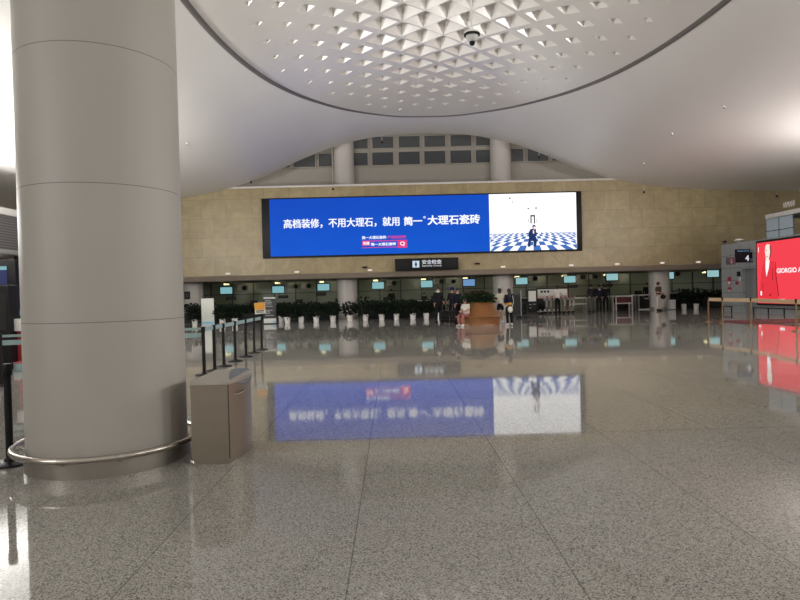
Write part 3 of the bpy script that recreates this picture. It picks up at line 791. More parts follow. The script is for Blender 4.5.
# gate number sign and neighbours
YS = 30.2
ga, gb = at(736.3, 255, YS), at(750.3, 255, YS)
gz0, gz1 = at(743, 262.4, YS).z, at(743, 249.2, YS).z
gs = thing('gate_sign', (ga.x, YS, gz0), 'dark screen sign with a big white number four on the grey kiosk', 'sign')
MB().span((ga.x, YS, gz0), (gb.x, YS+.14, gz1), .012).span((gb.x-.3, YS+.1, gz0+.2), (KX+.02, YS+.14, gz0+.5)).build('casing', M['gate_blue'], gs, world=True)
text('numeral', '4', M['sign_text'], gs, (0, YS-.01, 0), U, UP, (gb.x-.27, gz0+.06, gb.x-.07, gz0+.36), .02, .004)
text('caption', 'Departures', M['mon_blue'], gs, (0, YS-.01, 0), U, UP, (ga.x+.06, gz1-.14, gb.x-.06, gz1-.05), .02, .004)
na, nb = at(727.3, 260, YS), at(735.8, 260, YS); nz0, nz1 = at(731, 264.6, YS).z, at(731, 257.2, YS).z
ns = thing('direction_sign', (na.x, YS+.02, nz0), 'small dull violet pictogram sign left of the number four sign', 'sign')
MB().span((na.x, YS+.02, nz0), (nb.x, YS+.12, nz1), .01).span((nb.x-.1, YS+.06, nz0+.1), (KX+.02, YS+.1, nz0+.16)).build('panel', mat('violet_grey', (.07, .062, .075), .5), ns, world=True)
flat('pictogram', [ell((na.x+nb.x)/2, nz1-.12, .04, .04, 10), rect((na.x+nb.x)/2-.05, nz0+.06, (na.x+nb.x)/2+.05, nz1-.18)], M['grey'], ns, (0, YS+.01, 0), U, UP, 0)
# posters and boxes on the panels
def kyz(px, py): Y = yof(px, py, KX); return Y, at(px, py, Y).z
def poster(pxa, pya, pxb, pyb, mt, label, cat, name, d=.02, split=None):
    y0, za = kyz(pxa, (pya+pyb)/2); y1, _ = kyz(pxb, (pya+pyb)/2); h = (pyb-pya)*y0/FPX
    t = thing(name, (KX, y0, za-h/2), label, cat)
    MB().span((-d, 0, 0), (0, y1-y0, h), .004).build('panel', M[mt], t)
    if split: MB().span((-d-.004, -.05, h*split[0]), (-d+.001, (y1-y0)+.05, h*split[1])).build('printed_strip', M[split[2]], t)
    return t
poster(730, 277, 733.6, 285, 'red', 'red and white poster on the grey kiosk, upper of the left pair', 'poster', 'wall_poster', split=(.1, .45, 'white'))
poster(730.2, 287.2, 733.8, 291, 'red', 'small red sticker below the red and white poster', 'poster', 'wall_poster', split=(0, .3, 'white'))
poster(738, 281.3, 741, 284.6, 'red', 'small red square poster beside the dark box on the kiosk', 'poster', 'wall_poster', split=(.35, .6, 'charcoal'))
poster(740.4, 271.6, 742.8, 276.2, 'black', 'small black box mounted high beside the kiosk doorway', 'box', 'control_box', .08, split=(.4, .6, 'charcoal'))
poster(741.4, 277.5, 743, 280.8, 'white', 'small white notice beneath the black box on the kiosk', 'poster', 'wall_notice', split=(.3, .5, 'grey'))
# low rails at the kiosk foot
def rail(y0, y1, label, n):
    t = thing('guard_rail', (KX-.28, y1, 0), label, 'rail', 'low guard rails at the kiosk foot')
    L = y0-y1
    MB().span((-.03, 0, .26), (.03, L, .31), .01).build('rail_bar', M['dark'], t)
    for k in range(n): MB().span((-.025, L*(k+.08)/(n-.84)-.02, 0), (.025, L*(k+.08)/(n-.84)+.02, .26)).build('leg', M['dark'], t)
rail(29.9, 26.2, 'long low dark rail below the red display', 4)
rail(32.6, 31.7, 'short low dark rail below the kiosk posters', 2)
# red display
ry0, ry1 = yof(759.6, 272, KX-.1), 20.4
rz0, rz1 = at(759.5, 303, ry0).z, at(759.5, 243.3, ry0).z
RD = thing('advertising_display', (KX, ry0, rz0), 'bright red fashion advertising display on the grey kiosk', 'display')
MB().span((KX-.09, ry1-.1, rz0-.1), (KX, ry0+.1, rz1+.1), .015).build('cabinet', M['black'], RD, world=True)
OR, UR = (KX-.1, 0, 0), (0, -1, 0)
rp_ = flat('red_panel', [rect(-ry0, rz0, -ry1, rz1)], M['led_red'], RD, OR, UR, UP, 0)
H = rz1-rz0
def rpt(px, py): Y = yof(px, py, KX-.1); return (-Y, at(px, py, Y).z)
def rpoly(l): return [rpt(*q) for q in l]
flat('model_suit', [rpoly([(766.5, 302.8), (762, 296), (764.5, 268), (767.5, 259.5), (772, 260.5), (776.5, 261.5), (778.8, 272), (782, 297), (780, 302.5)])], M['led_suit'], rp_, OR, UR, UP, .004)
flat('model_suit_edges', [rpoly([(778.0, 262), (778.6, 262.3), (779.2, 275), (782.3, 296), (781.6, 296), (778.5, 276)]), rpoly([(775.4, 268), (775.9, 268), (775.7, 280), (775.1, 280)]), rpoly([(772.2, 293.5), (773.2, 294.8), (775, 292.5), (773.6, 296), (772.4, 295.6)]),
     rpoly([(765.2, 283), (765.7, 283), (766.2, 292), (765.7, 292)])], M['led_suit_dark'], rp_, OR, UR, UP, .008)
flat('model_shirt', [rpoly([(768.2, 259.5), (772.3, 260), (771.5, 268), (769.2, 277), (768.2, 268)]), rpoly([(763.3, 291), (764.8, 291), (764.8, 295.3), (763.3, 295.3)]), rpoly([(761.2, 299.8), (763.8, 299.5), (763.5, 301.5), (761.5, 301.5)]), rpoly([(782.3, 299), (788, 298.9), (787.4, 301.6), (783, 301.4)])], M['led_text'], rp_, OR, UR, UP, .006)
flat('model_head', [rpoly([(768, 246), (769.8, 243.9), (772.2, 244.4), (773.3, 248), (773, 254), (771.6, 258.6), (772, 261), (768.6, 261), (768.4, 257), (767.5, 251)])], M['led_face'], rp_, OR, UR, UP, .009)
flat('model_hair', [rpoly([(772.2, 245), (773.6, 246.5), (774, 252), (773.2, 257), (771.8, 259), (772.9, 252)]), rpoly([(768.4, 250.2), (769.6, 250), (769.6, 250.7), (768.4, 250.9)]), rpoly([(769, 256.2), (770.6, 256), (770.4, 256.7), (769.2, 256.8)])], M['led_shade'], rp_, OR, UR, UP, .012)
a, b = rpt(779.5, 269.2), rpt(800, 267.4)
gap = (b[0]-a[0])
text('caption', 'GIORGIO ARMANI', M['led_text'], rp_, OR, UR, UP, (a[0], rpt(780, 273.2)[1], a[0]+2.75, rpt(780, 268.3)[1]), .035, .006)
flat('margin_text', [rpoly([(760.7, 247), (761.2, 247), (761.2, 252.5), (760.7, 252.5)])], M['led_text'], rp_, OR, UR, UP, .006)
# camera on the kiosk roof
for i, (px, py, lb) in enumerate([(721.5, 241.2, 'small dark camera on the corner of the grey kiosk'), ]):
    q = at(px, py, 33); t = thing('security_camera', (KX+.1, 33.0, kz), lb, 'camera')
    MB().cyl((0, 0, 0), (0, 0, .12), .02, n=8).build('stand', M['dark'], t); MB().box((-.04, -.05, .16), (.12, .26, .11), bev=.02).build('housing', M['black'], t)
t = thing('roof_lamp', (KX+.15, 31.7, kz), 'flat white lamp on the kiosk roof above the number four', 'lamp')
MB().lathe([(0, 0), (.05, 0), (.05, .06), (.22, .08), (.26, .12), (.18, .18), (0, .19)], n=24).build('shade', M['white'], t); MB().cyl((0, 0, .185), (0, 0, .20), .12, n=16).build('diffuser', M['lamp_white'], t)
def upl(x, y, z, label):
    t = thing('uplight', (x, y, z), label, 'lamp', 'uplights on the kiosk roofs')
    MB().lathe([(0, 0), (.2, 0), (.3, .16), (.28, .16), (.2, .08), (0, .08)], n=24).build('housing', M['dark'], t)
    MB().cyl((0, 0, .10), (0, 0, .12), .22, n=20).build('diffuser', M['uplamp'], t)
    if x < 0: MB().span((-.75, -.04, -.04), (.05, .04, .0)).build('bracket', M['dark'], t)
for i, (x, y, z) in enumerate(UPR): upl(x, y, UZ+.24, '%s uplight from the camera side on the right kiosk canopy' % ORD[i])

for i, (x, y, z) in enumerate(FILL):  # bodies for the added fill beams, out of view
    t = thing('added_fill_lamp', (x, y, z), '%s added unseen fill lamp from the left above the hall' % ORD[i], 'lamp', 'added fill lamps under the ceiling')
    MB().cyl((0, -.40, .36), (0, -.06, .06), .5, n=28).build('housing', M['white'], t)
    MB().cyl((0, -.2, .2), (0, -.2, max(.6, 11.0-z)), .03, n=8).build('hanger', M['grey'], t)
# gold posts and belts
G2 = 'gold queue posts before the kiosk'
gp = [(12.5, 23.85), (12.45, 22.73), (12.62, 21.2), (12.15, 18.1)]
g0 = post('queue_post', (*gp[0], 0), 'gold queue post at the far end of the tan belt', G2, 'gold', .99, .029, .15)
for i, (x, y) in enumerate(gp[1:]): dup(g0, (x, y, 0), None, ['gold queue post second from the far end of the tan belt', 'gold queue post in front of the kiosk doorway', 'gold queue post at the right edge before the red display'][i])
for i in range(3): belt((*gp[i], 0), (*gp[i+1], 0), 'tan_belt', 'tan queue belt, %s span from the far end' % ORD[i], .13, 'tan queue belts before the kiosk', .90)
belt((*gp[3], 0), (12.0, 15.6, 0), 'tan_belt', 'tan queue belt leaving the picture at the right edge', .13, 'tan queue belts before the kiosk', .90)
mb = MB(); mb.span((12.9, 21.9, .0), (17.6, 24.4, .012), .004); tag(mb.build('carpet_mat', M['carpet_red'], None), 'thin dull red carpet on the floor behind the tan belts', 'carpet')

# ------------------------------------------------------------------ left kiosk, mostly hidden by the near column
LX_ = -15.6
Lk = thing('kiosk_building', (LX_, 24, 0), 'dark louvered kiosk canopy at the left edge behind the near column', 'kiosk')
def lz(py, Y, px=0): return at(px, py, Y).z
MB().span((LX_-4, -10, 3.62), (LX_, 27.5, 5.02)).build('louver_fascia', M['louver'], Lk, world=True)
MB().span((LX_-4, -10, 5.02), (LX_+.08, 27.6, 5.30), .03).build('canopy_edge', M['strip_white'], Lk, world=True)
MB().span((LX_-4, -10, 3.44), (LX_+.05, 27.55, 3.62), .02).build('lower_edge', M['grey'], Lk, world=True)
MB().span((LX_-4, -10, 0), (LX_-1.6, 27.3, 3.44)).build('back_wall', M['beige_plaster'], Lk, world=True)
for y in (26.2, 17.5): MB().span((LX_-.5, y-.22, 0), (LX_-.1, y+.22, 3.44), .02).build('pillar', M['dark'], Lk, world=True)
for i, (x, y, z) in enumerate(UPL): upl(x, y, 3.62, '%s uplight from the camera side along the left dark kiosk' % ORD[i])
q = at(1, 275, 17.0); t = thing('hanging_screen', (q.x-.35, 17, q.z-.28), 'blue lit screen hanging under the left kiosk canopy', 'screen')
MB().box((.1, .06, .28), (1.3, .12, .82), bev=.015).build('casing', M['black'], t)
MB().box((.03, -.008, .27), (.98, .012, .5)).build('screen', M['screen_navy'], t); MB().box((.03, -.016, .47), (.98, .006, .10)).build('title_bar', M['mon_teal'], t)
MB().cyl((.1, .06, .6), (.1, .06, 4.2-q.z), .02, n=8).build('hanger', M['dark'], t)
q = at(3, 326, 13.0); t = thing('cabinet_tower', (q.x-.12, 13.0, 0), 'tall dark cabinet at the left edge beneath the blue screen', 'cabinet')
MB().span((-.3, 0, .05), (.26, .4, 1.86), .015).build('body', M['black'], t); MB().span((-.3, -.015, .9), (.2, .0, 1.7)).build('door', M['dark'], t); MB().span((-.28, .02, 0), (.24, .38, .05)).build('plinth', M['charcoal'], t)
q = at(13, 324, 13.2); t = thing('service_counter', (q.x, 13.2, 0), 'white topped red service counter beside the near column', 'counter')
MB().span((-.28, .05, .05), (.35, .5, .86), .01).build('body', M['red'], t); MB().span((-.12, -.05, .86), (.4, .52, 1.13), .03).build('counter_top', M['white'], t); MB().span((-.25, .08, 0), (.3, .45, .05)).build('plinth', M['dark'], t)
t = thing('cloth_bag', (q.x-.05, 13.35, 1.13), 'small light blue cloth bag on the white counter', 'bag')
MB().sph((.04, .05, .12), .10, 12, (.9, .6, 1.2)).build('bag_body', mat('pale_blue', (.25, .42, .58), .8), t); MB().tube([(-.02, .05, .2), (.0, .05, .29), (.08, .05, .29), (.1, .05, .2)], .008, 6).build('handle', M['print_blue'], t)
q = flo(12, 363); t = thing('display_case', (q.x, q.y, 0), 'low red framed case at the left edge under the teal belts', 'case')
f_ = MB()
for sx in (-.24, .24):
    f_.box((sx, 0, .22), (.06, .06, .44)); f_.box((sx, .4, .22), (.06, .06, .44)); f_.box((sx, .2, .43), (.06, .46, .05))
for sy in (0, .4): f_.box((0, sy, .43), (.54, .06, .05)); f_.box((0, sy, .06), (.54, .06, .08))
f_.build('frame', M['pink_red'], t); MB().span((-.22, .02, .08), (.22, .38, .40)).build('panel', M['grey'], t)
q = flo(17, 371.5); t = thing('storage_box', (q.x, q.y, 0), 'small teal box on the floor beside the near column', 'box')
MB().span((-.14, 0, .0), (.16, .25, .17), .012).build('body', M['teal_bright'], t); MB().span((-.15, -.01, .17), (.17, .26, .20), .008).build('lid', M['pink_red'], t)

# ------------------------------------------------------------------ hanging devices under the ceiling
def ceil_pt(px, py):
    d = ray(px, py); s = 4.0
    while s < 60:
        p_ = CAM+d*s
        if p_.z > ceil_z(p_.x): return p_
        s += .01
q = at(472, 37, 12.5)
t = thing('dome_camera', q, 'dome camera hanging on a long rod below the coffered oval', 'camera')
hz_ = ceil_z(q.x)+.2
MB().cyl((0, 0, .14), (0, 0, hz_-q.z), .022, n=10).build('rod', M['lightgrey'], t)
MB().lathe([(0, .17), (.04, .17), (.06, .13), (.16, .09), (.165, .06), (.12, .05)], n=28).build('hood', M['lightgrey'], t)
MB().lathe([(.13, .075), (.165, .06), (.165, .03), (.13, .02)], n=28).build('rim', M['black'], t)
MB().lathe([(.125, .05), (.125, -.02), (.085, -.08), (.07, -.10), (0, -.10)], n=28).build('body', M['lightgrey'], t)
MB().sph((0, -.01, -.12), .062, 16).build('lens_ball', M['black'], t)
d0 = None
for i, (px, py, Y) in enumerate([(251, 182, 35.3), (333, 189, 35.5), (382, 142, 35.3), (539, 157, 35.3), (644, 192, 35.2), (777, 196, 35.0), (606, 170.5, 35.3)]):
    q = at(px, py, Y); L = max(.15, ceil_z(q.x)-q.z+.05)
    lb = ['first small ceiling sensor from the left at the wall arch', 'second small ceiling sensor, left of the left upper column', 'third small ceiling sensor, right of the left upper column', 'small ceiling sensor right of the right upper column', 'small ceiling sensor above the stone wall right of the display', 'small ceiling sensor on a rod above the right kiosk canopy', 'small ceiling sensor on the arch right of the high windows'][i]
    t = thing('ceiling_sensor', q, lb, 'sensor', 'small sensors hanging along the arch')
    MB().cyl((0, 0, .05), (0, 0, L), .018, n=8).build('rod', M['lightgrey'], t); MB().cyl((0, 0, -.07), (0, 0, .06), .06, .045, n=12).build('head', M['black'], t)
for i, (px, py) in enumerate([(187, 143), (724, 106), (644, 163), (672, 133)]):
    q = ceil_pt(px, py)
    t = thing('sprinkler', (q.x, q.y, q.z-.03), ['small sprinkler on the vault beside the near column', 'small sprinkler on the vault right of the oval', 'small sprinkler on the vault above the stone wall', 'small sprinkler on the vault, between the other two on the right'][i], 'sprinkler', 'ceiling sprinklers')
    MB().cyl((0, 0, -.04), (0, 0, .04), .04, n=10).build('head', M['white'], t); MB().cyl((0, 0, -.07), (0, 0, -.04), .02, .035, n=10).build('nozzle', M['dark'], t)
for i, (px, py) in enumerate([(364.5, 267), (477, 263.3)]):
    q = at(px, py, 35.85); t = thing('security_camera', q, ['small black wall camera left of the black security sign', 'small black wall camera right of the black security sign'][i], 'camera', 'wall cameras')
    MB().cyl((-.05, .0, 0), (-.05, .16, 0), .03, n=8).build('bracket', M['dark'], t); MB().box((.02, -.04, -.02), (.28, .12, .10), rz=.5, bev=.02).build('housing', M['black'], t)

# ------------------------------------------------------------------ luggage, trolleys, stands, tables
def suitcase(loc, w, d, h, label, rz=0, mt='black'):
    t = thing('suitcase', loc, label, 'suitcase', 'black suitcases by the bench', rz)
    MB().span((-w/2, -d/2, .05), (w/2, d/2, h), .04).build('shell', M[mt], t)
    MB().tube([(-w*.25, d*.3, h-.02), (-w*.25, d*.3, h+.28), (w*.25, d*.3, h+.28), (w*.25, d*.3, h-.02)], .011, 6).build('pull_handle', M['grey'], t)
    for sx in (-1, 1):
        for sy in (-1, 1): MB().cyl((sx*w*.38-.015, sy*d*.32, .028), (sx*w*.38+.015, sy*d*.32, .028), .028, n=10).build('wheel', M['dark'], t)
    MB().span((-w*.3, -d/2-.012, h*.30), (w*.3, -d/2, h*.34)).span((-w*.3, -d/2-.012, h*.62), (w*.3, -d/2, h*.66)).build('pocket', M['charcoal'], t)
suitcase(flo(445, 323.3), .36, .26, .58, 'black suitcase left of the bench beneath the person in black', .15)
suitcase(flo(454.2, 323.8), .30, .24, .62, 'black suitcase next to the seated person on the bench', -.1)
def trolley():
    t = thing('luggage_trolley', (0, 0, 0), 'luggage trolley', 'trolley', 'nested luggage trolleys in a row')
    f = MB()
    for sx in (-.22, .22):
        f.tube([(sx*.5, -.52, .10), (sx, .0, .13), (sx, .34, .15), (sx, .40, .30), (sx, .46, 1.0)], .016, 8)
    f.tube([(-.22, .46, 1.0), (.22, .46, 1.0)], .02, 8).tube([(-.22, .2, .145), (.22, .2, .145)], .014, 8).tube([(-.11, -.52, .10), (.11, -.52, .10)], .016, 8)
    f.build('frame', M['steel'], t)
    b = MB()
    for k in range(7): b.box((-.19+k*.063, .37, .86), (.012, .16, .10))
    b.box((0, .30, .82), (.44, .012, .02)).box((0, .30, .93), (.44, .012, .02)).box((0, .37, .80), (.44, .16, .012)); b.build('basket', M['grey'], t)
    MB().box((0, .42, .58), (.40, .02, .34), bev=.005).build('advert_panel', M['white'], t)
    MB().box((0, -.15, .135), (.30, .55, .015)).box((0, -.5, .17), (.26, .03, .14), bev=.008).build('platform', M['white'], t)
    for x, y in ((-.2, .36), (.2, .36), (0, -.42)):
        MB().cyl((x-.02, y, .06), (x+.02, y, .06), .06, n=14).build('wheel', M['black'], t)
    MB().tube([(-.22, .49, .99), (.22, .49, .99)], .022, 8).build('handle_grip', M['red'], t)
    return t
tr = None
tpx = [540.5, 545, 549.6, 554.2, 558.5, 563.4, 567.4]
for i, px in enumerate(tpx):
    q = at(px, 310, 35.9)
    lb = '%s luggage trolley from the left in the nested row' % ORD[i]
    if tr is None: tr = trolley(); tr.location = (q.x-.05, 35.9, 0); tr.rotation_euler.z = -PI/2-.45; tr['label'] = lb
    else: dup(tr, (q.x-.05, 35.9, 0), -PI/2-.45, lb)
a, b = at(537.5, 300, 36.9), at(567.5, 300, 36.9)
t = thing('trolley_stand', ((a.x+b.x)/2, 36.9, 0), 'trolley parking stand with a long white advertising panel and red bar', 'stand')
L = b.x-a.x
MB().box((0, 0, 1.18), (L, .06, .52), bev=.01).build('white_panel', M['print_white'], t)
MB().box((0, .02, 1.50), (L+.06, .08, .08)).build('top_bar', M['dark'], t)
MB().box((0, -.05, .90), (L, .05, .05)).box((0, -.05, 1.02), (L*.9, .03, .025)).build('red_bar', M['pink_red'], t)
for s in (-1, 1): MB().box((s*(L/2+.03), 0, .76), (.07, .08, 1.52)).build('post', M['carpet_red'] if s > 0 else M['dark'], t)
mb = MB()
for k in range(3): mb.box((-L*.36+k*.2, -.034, 1.30), (.15, .006, .13))
mb.build('lettering', M['charcoal'], t)
q = flo(532.3, 313.6); q *= 35.8/q.y
t = thing('poster_stand', (q.x, 35.8, 0), 'black poster stand with a white sheet left of the trolleys', 'stand')
MB().box((0, 0, .78), (.54, .14, 1.36), bev=.015).build('case', M['black'], t); MB().box((0, -.075, 1.06), (.44, .012, .62)).build('poster', M['print_white'], t)
MB().box((0, 0, .05), (.6, .42, .1), bev=.015).build('foot', M['dark'], t)
MB().box((-.12, -.075, .56), (.14, .012, .04)).box((.12, -.075, .58), (.14, .012, .04)).box((-.12, -.075, .36), (.14, .012, .03)).build('leaflet_slots', M['grey'], t)
q = flo(517.2, 318)
t = thing('luggage_cage', (q.x, q.y, 0), 'tall grey upright cabinet on wheels right of the standing women', 'cabinet')
MB().span((-.22, 0, .12), (.2, .4, 1.27), .02).build('body', M['charcoal'], t); MB().span((-.2, -.012, .2), (.18, 0, 1.2)).build('door', M['dark'], t)
MB().span((.2, .0, .1), (.245, .05, 1.45), .008).build('handle_post', M['grey'], t)
for sx in (-.17, .17):
    for sy in (.06, .34): MB().cyl((sx-.02, sy, .06), (sx+.02, sy, .06), .06, n=12).build('wheel', M['dark'], t)
t = thing('folding_cart', (q.x+.52, q.y+.1, 0), 'small grey folding hand cart beside the tall grey cabinet', 'cart')
MB().tube([(-.1, .15, .08), (-.16, .2, .75)], .015, 8).tube([(.1, .15, .08), (.0, .2, .75)], .015, 8).tube([(-.16, .2, .75), (0, .2, .75)], .015, 8).build('handle', M['charcoal'], t)
MB().span((-.14, -.2, .07), (.16, .15, .1), .008).build('platform', M['charcoal'], t)
for sx in (-.12, .14): MB().cyl((sx-.02, .12, .055), (sx+.02, .12, .055), .055, n=12).build('wheel', M['black'], t)
def bag_table(pxa, pxb, Y, label, h=.86, lower=.5, infill=None):
    a, b = at(pxa, 300, Y), at(pxb, 300, Y); L = b.x-a.x
    t = thing('inspection_table', ((a.x+b.x)/2, Y, 0), label, 'table', 'white framed inspection tables')
    MB().box((0, .25, h), (L, .55, .06), bev=.006).build('tabletop', M['strip_white'], t)
    if lower: MB().box((0, .0, lower), (L, .06, .06)).build('lower_rail', M['strip_white'], t)
    for sx in (-1, 1):
        for sy in (0, .5): MB().box((sx*(L/2-.03), sy, h/2-.015), (.05, .05, h-.03)).build('leg', M['strip_white'] if infill else M['grey'], t)
    if infill: MB().box((0, .27, (h+(lower or .1))/2), (L-.12, .4, h-(lower or .1)-.1)).build('front_panel', M[infill], t)
    return t
bag_table(570, 586.5, 36.6, 'white topped inspection table beside the trolley row')
bag_table(615.5, 632.5, 37.4, 'white framed inspection table with a dull red front', .88, .45, 'carpet_red')
bag_table(605, 614.5, 38.0, 'small white topped table behind the three people in dark clothes', .90, None)
t = bag_table(638.5, 656, 37.9, 'white framed table with a black printed panel by the patterned shirt person', .92, .02, None)
MB().box((.12, .1, .46), (.86, .03, .66)).build('black_panel', M['black'], t); MB().box((.0, .08, .70), (.26, .008, .06)).box((.34, .08, .70), (.26, .008, .06)).build('lettering', M['lightgrey'], t)
bag_table(632.5, 638.4, 38.6, 'narrow white table between the two white framed tables', .92, None)
q = at(668.5, 305, 37.2); t = thing('waste_bin', (q.x, 36.6, 0), 'small white box bin below the far right column', 'bin')
MB().span((-.19, 0, .03), (.17, .34, .56), .015).build('body', M['lightgrey'], t); MB().span((-.2, -.01, .56), (.18, .35, .60), .008).build('lid', M['white'], t); MB().span((-.17, .02, 0), (.15, .32, .03)).build('base', M['dark'], t)
q = at(671, 297, 38.9); t = thing('counter_shelf', (q.x+.1, 39.0, 0), 'dark counter with a pale top behind the small white bin', 'counter')
MB().span((-.5, 0, 0), (.5, .5, .95), .01).build('body', M['dark'], t); MB().span((-.52, -.03, .95), (.52, .52, 1.0), .006).build('top', M['lightgrey'], t)

# ------------------------------------------------------------------ people
def skin_mesh(V_, E__, R_, sub=2):
    me = bpy.data.meshes.new('figure'); me.from_pydata(V_, E__, []); ob = bpy.data.objects.new('figure', me); COL.objects.link(ob)
    md = ob.modifiers.new('skin', 'SKIN'); md.use_smooth_shade = True
    for i, d in enumerate(me.skin_vertices[0].data): d.radius = (R_[i], R_[i]); d.use_root = (i == 0)
    sb = ob.modifiers.new('sub', 'SUBSURF'); sb.levels = sub; sb.render_levels = sub
    out_ = bpy.data.meshes.new_from_object(ob.evaluated_get(bpy.context.evaluated_depsgraph_get()))
    bpy.data.objects.remove(ob); return out_
class Chain:
    def __init__(s): s.V, s.E, s.R = [], [], []
    def add(s, p, r, prev=None):
        s.V.append(tuple(p)); s.R.append(r)
        if prev is not None: s.E.append((prev, len(s.V)-1))
        return len(s.V)-1
    def run(s, pts_, prev=None):
        for p, r in pts_: prev = s.add(p, r, prev)
        return prev
    def mesh(s, sub=2): return skin_mesh(s.V, s.E, s.R, sub)
def cmat(name, c, rough=.75): return mat(name, c, rough, var=.12, scale=8, spec=.12)
def person(loc, rz, label, H=1.70, pose=None, shirt=None, trouser=None, shoe=None, sleeve='long', legs='long', hair='short', extras=None, shirt_len=.92):
    P = dict(pelvis=(0, 0, .93), waist=(0, 0, 1.06), chest=(0, 0, 1.27), neck=(0, .01, 1.44), head=(0, -.015, 1.57), top=(0, 0, 1.665),
             shL=(.17, .0, 1.38), shR=(-.17, .0, 1.38), elL=(.23, .03, 1.12), elR=(-.23, .03, 1.12), wrL=(.22, -.06, .89), wrR=(-.22, -.06, .89),
             hipL=(.09, 0, .90), hipR=(-.09, 0, .90), knL=(.10, -.02, .50), knR=(-.10, -.02, .50), anL=(.10, .03, .09), anR=(-.10, .03, .09))
    if pose: P.update(pose)
    P = {k: Vector(v_) for k, v_ in P.items()}
    k = H/1.70
    t = thing('person', loc, label, 'person', None, rz); t.scale = (k, k, k)
    c = Chain(); pv = c.add(P['pelvis'], .10); w_ = c.add(P['waist'], .105, pv); ch = c.add(P['chest'], .125, w_); nb = c.add(P['neck'], .055, ch)
    nk = c.add(P['neck'].lerp(P['head'], .45), .052, nb); hd_ = c.add(P['head'], .088, nk); c.add(P['top'], .062, hd_)
    for s in 'LR':
        sg_ = 1 if s == 'L' else -1
        a_ = c.run([(P['sh'+s], .06), (P['sh'+s].lerp(P['el'+s], .5), .047), (P['el'+s], .04), (P['el'+s].lerp(P['wr'+s], .4), .038), (P['wr'+s], .026)], ch)
        d = (P['wr'+s]-P['el'+s]).normalized(); sd = d.orthogonal().normalized(); sd = Vector((0, -1, 0))-d*d.dot(Vector((0, -1, 0))); sd = sd.normalized() if sd.length > .2 else Vector((sg_, 0, 0))
        inn = d.cross(sd)*(-sg_)
        palm = c.add(P['wr'+s]+d*.055, .026, a_)
        for q, ln in ((-.026, .062), (-.009, .074), (.009, .07), (.026, .054)):
            b0_ = P['wr'+s]+d*.09+sd*q
            c.run([(b0_, .0105), (b0_+d*ln*.5+inn*.008, .009), (b0_+d*ln+inn*.028, .007)], palm)
        b0_ = P['wr'+s]+d*.05+sd*.036; c.run([(b0_, .011), (b0_+d*.03+sd*.022, .010), (b0_+d*.058+sd*.022+inn*.012, .008)], palm)
        g_ = c.run([(P['hip'+s], .078), (P['hip'+s].lerp(P['kn'+s], .5), .076), (P['kn'+s], .055), (P['kn'+s].lerp(P['an'+s], .4), .054), (P['an'+s], .036)], pv)
        f_ = Vector((P['an'+s].x-P['kn'+s].x, P['an'+s].y-P['kn'+s].y, 0)); c.run([(P['an'+s]+Vector((0, -.06, -.05)), .034), (P['an'+s]+Vector((sg_*.015, -.15, -.06)), .026)], g_)
    me_ = c.mesh(2)
    b = bmesh.new(); b.from_mesh(me_); X = MB(); X.bm.free(); X.bm = b
    h = P['head']; fd = Vector((0, -1, 0))
    X.cyl(h+Vector((0, -.078, .03)), h+Vector((0, -.112, -.012)), .008, .017, 8)
    for s in (-1, 1):
        X.sph(h+Vector((s*.085, .01, .0)), .028, 8, (.35, .7, 1.1))
    X.sph(h+Vector((0, -.082, -.045)), .024, 8, (1.1, .4, .35))
    bd_ = X.build('body', M['skin'], t, 60)
    e = MB()
    for s in (-1, 1): e.sph(h+Vector((s*.033, -.08, .022)), .011, 8, (1.2, .5, .7))
    e.build('eyes', M['hair'], bd_)
    hr = MB(); ti = P['top']-P['head']
    hr.sph(h+ti*.42+Vector((0, .022, 0)), .103, 16, (.97, 1.02, .98))
    if hair == 'long':
        hr.sph(h+Vector((0, .075, -.10)), .09, 12, (1.05, .6, 1.5)); hr.sph(h+Vector((0, .085, -.24)), .075, 12, (1.1, .5, 1.5))
    if hair == 'bun': hr.sph(h+Vector((0, .11, .10)), .055, 12); hr.sph(h+Vector((0, .05, -.03)), .088, 12, (1, .8, 1))
    if hair == 'short': hr.sph(h+Vector((0, .045, -.01)), .085, 12, (1.0, .75, 1.0))
    hr.build('hair', M['hair'], t)
    if shirt:
        c = Chain(); lo_ = P['pelvis']+(P['waist']-P['pelvis'])*((shirt_len-.93)/.13)
        a = c.add(lo_, .168); b_ = c.add(P['waist'], .140, a); ch = c.add(P['chest'], .146, b_); c.add(P['neck'].lerp(P['chest'], .25), .085, ch)
        for s in 'LR':
            l_ = [(P['sh'+s], .074), (P['sh'+s].lerp(P['el'+s], .5), .062)]
            if sleeve == 'long': l_ += [(P['el'+s], .055), (P['el'+s].lerp(P['wr'+s], .5), .05), (P['el'+s].lerp(P['wr'+s], .93), .042)]
            else: l_ += [(P['sh'+s].lerp(P['el'+s], .8), .06)]
            c.run(l_, ch)
        link('shirt', c.mesh(2), shirt, t, 60)
    if trouser:
        c = Chain(); a = c.add(P['pelvis'], .150); c.add(P['pelvis'].lerp(P['waist'], .8), .134, a)
        for s in 'LR':
            l_ = [(P['hip'+s], .112), (P['hip'+s].lerp(P['kn'+s], .5), .092)]
            if legs == 'long': l_ += [(P['kn'+s], .074), (P['kn'+s].lerp(P['an'+s], .5), .068), (P['kn'+s].lerp(P['an'+s], .97), .062)]
            else: l_ += [(P['hip'+s].lerp(P['kn'+s], .75), .088)]
            c.run(l_, a)
        link('trousers' if legs == 'long' else 'shorts', c.mesh(2), trouser, t, 60)
    if shoe:
        for s in 'LR':
            sg_ = 1 if s == 'L' else -1; an = P['an'+s]
            m_ = MB(); m_.sph(an+Vector((sg_*.008, -.075, -.045)), .1, 14, (.48, 1.45, .46)); m_.sph(an+Vector((0, .0, -.02)), .055, 12, (.9, 1, 1.1)); m_.build('shoe', shoe, t)
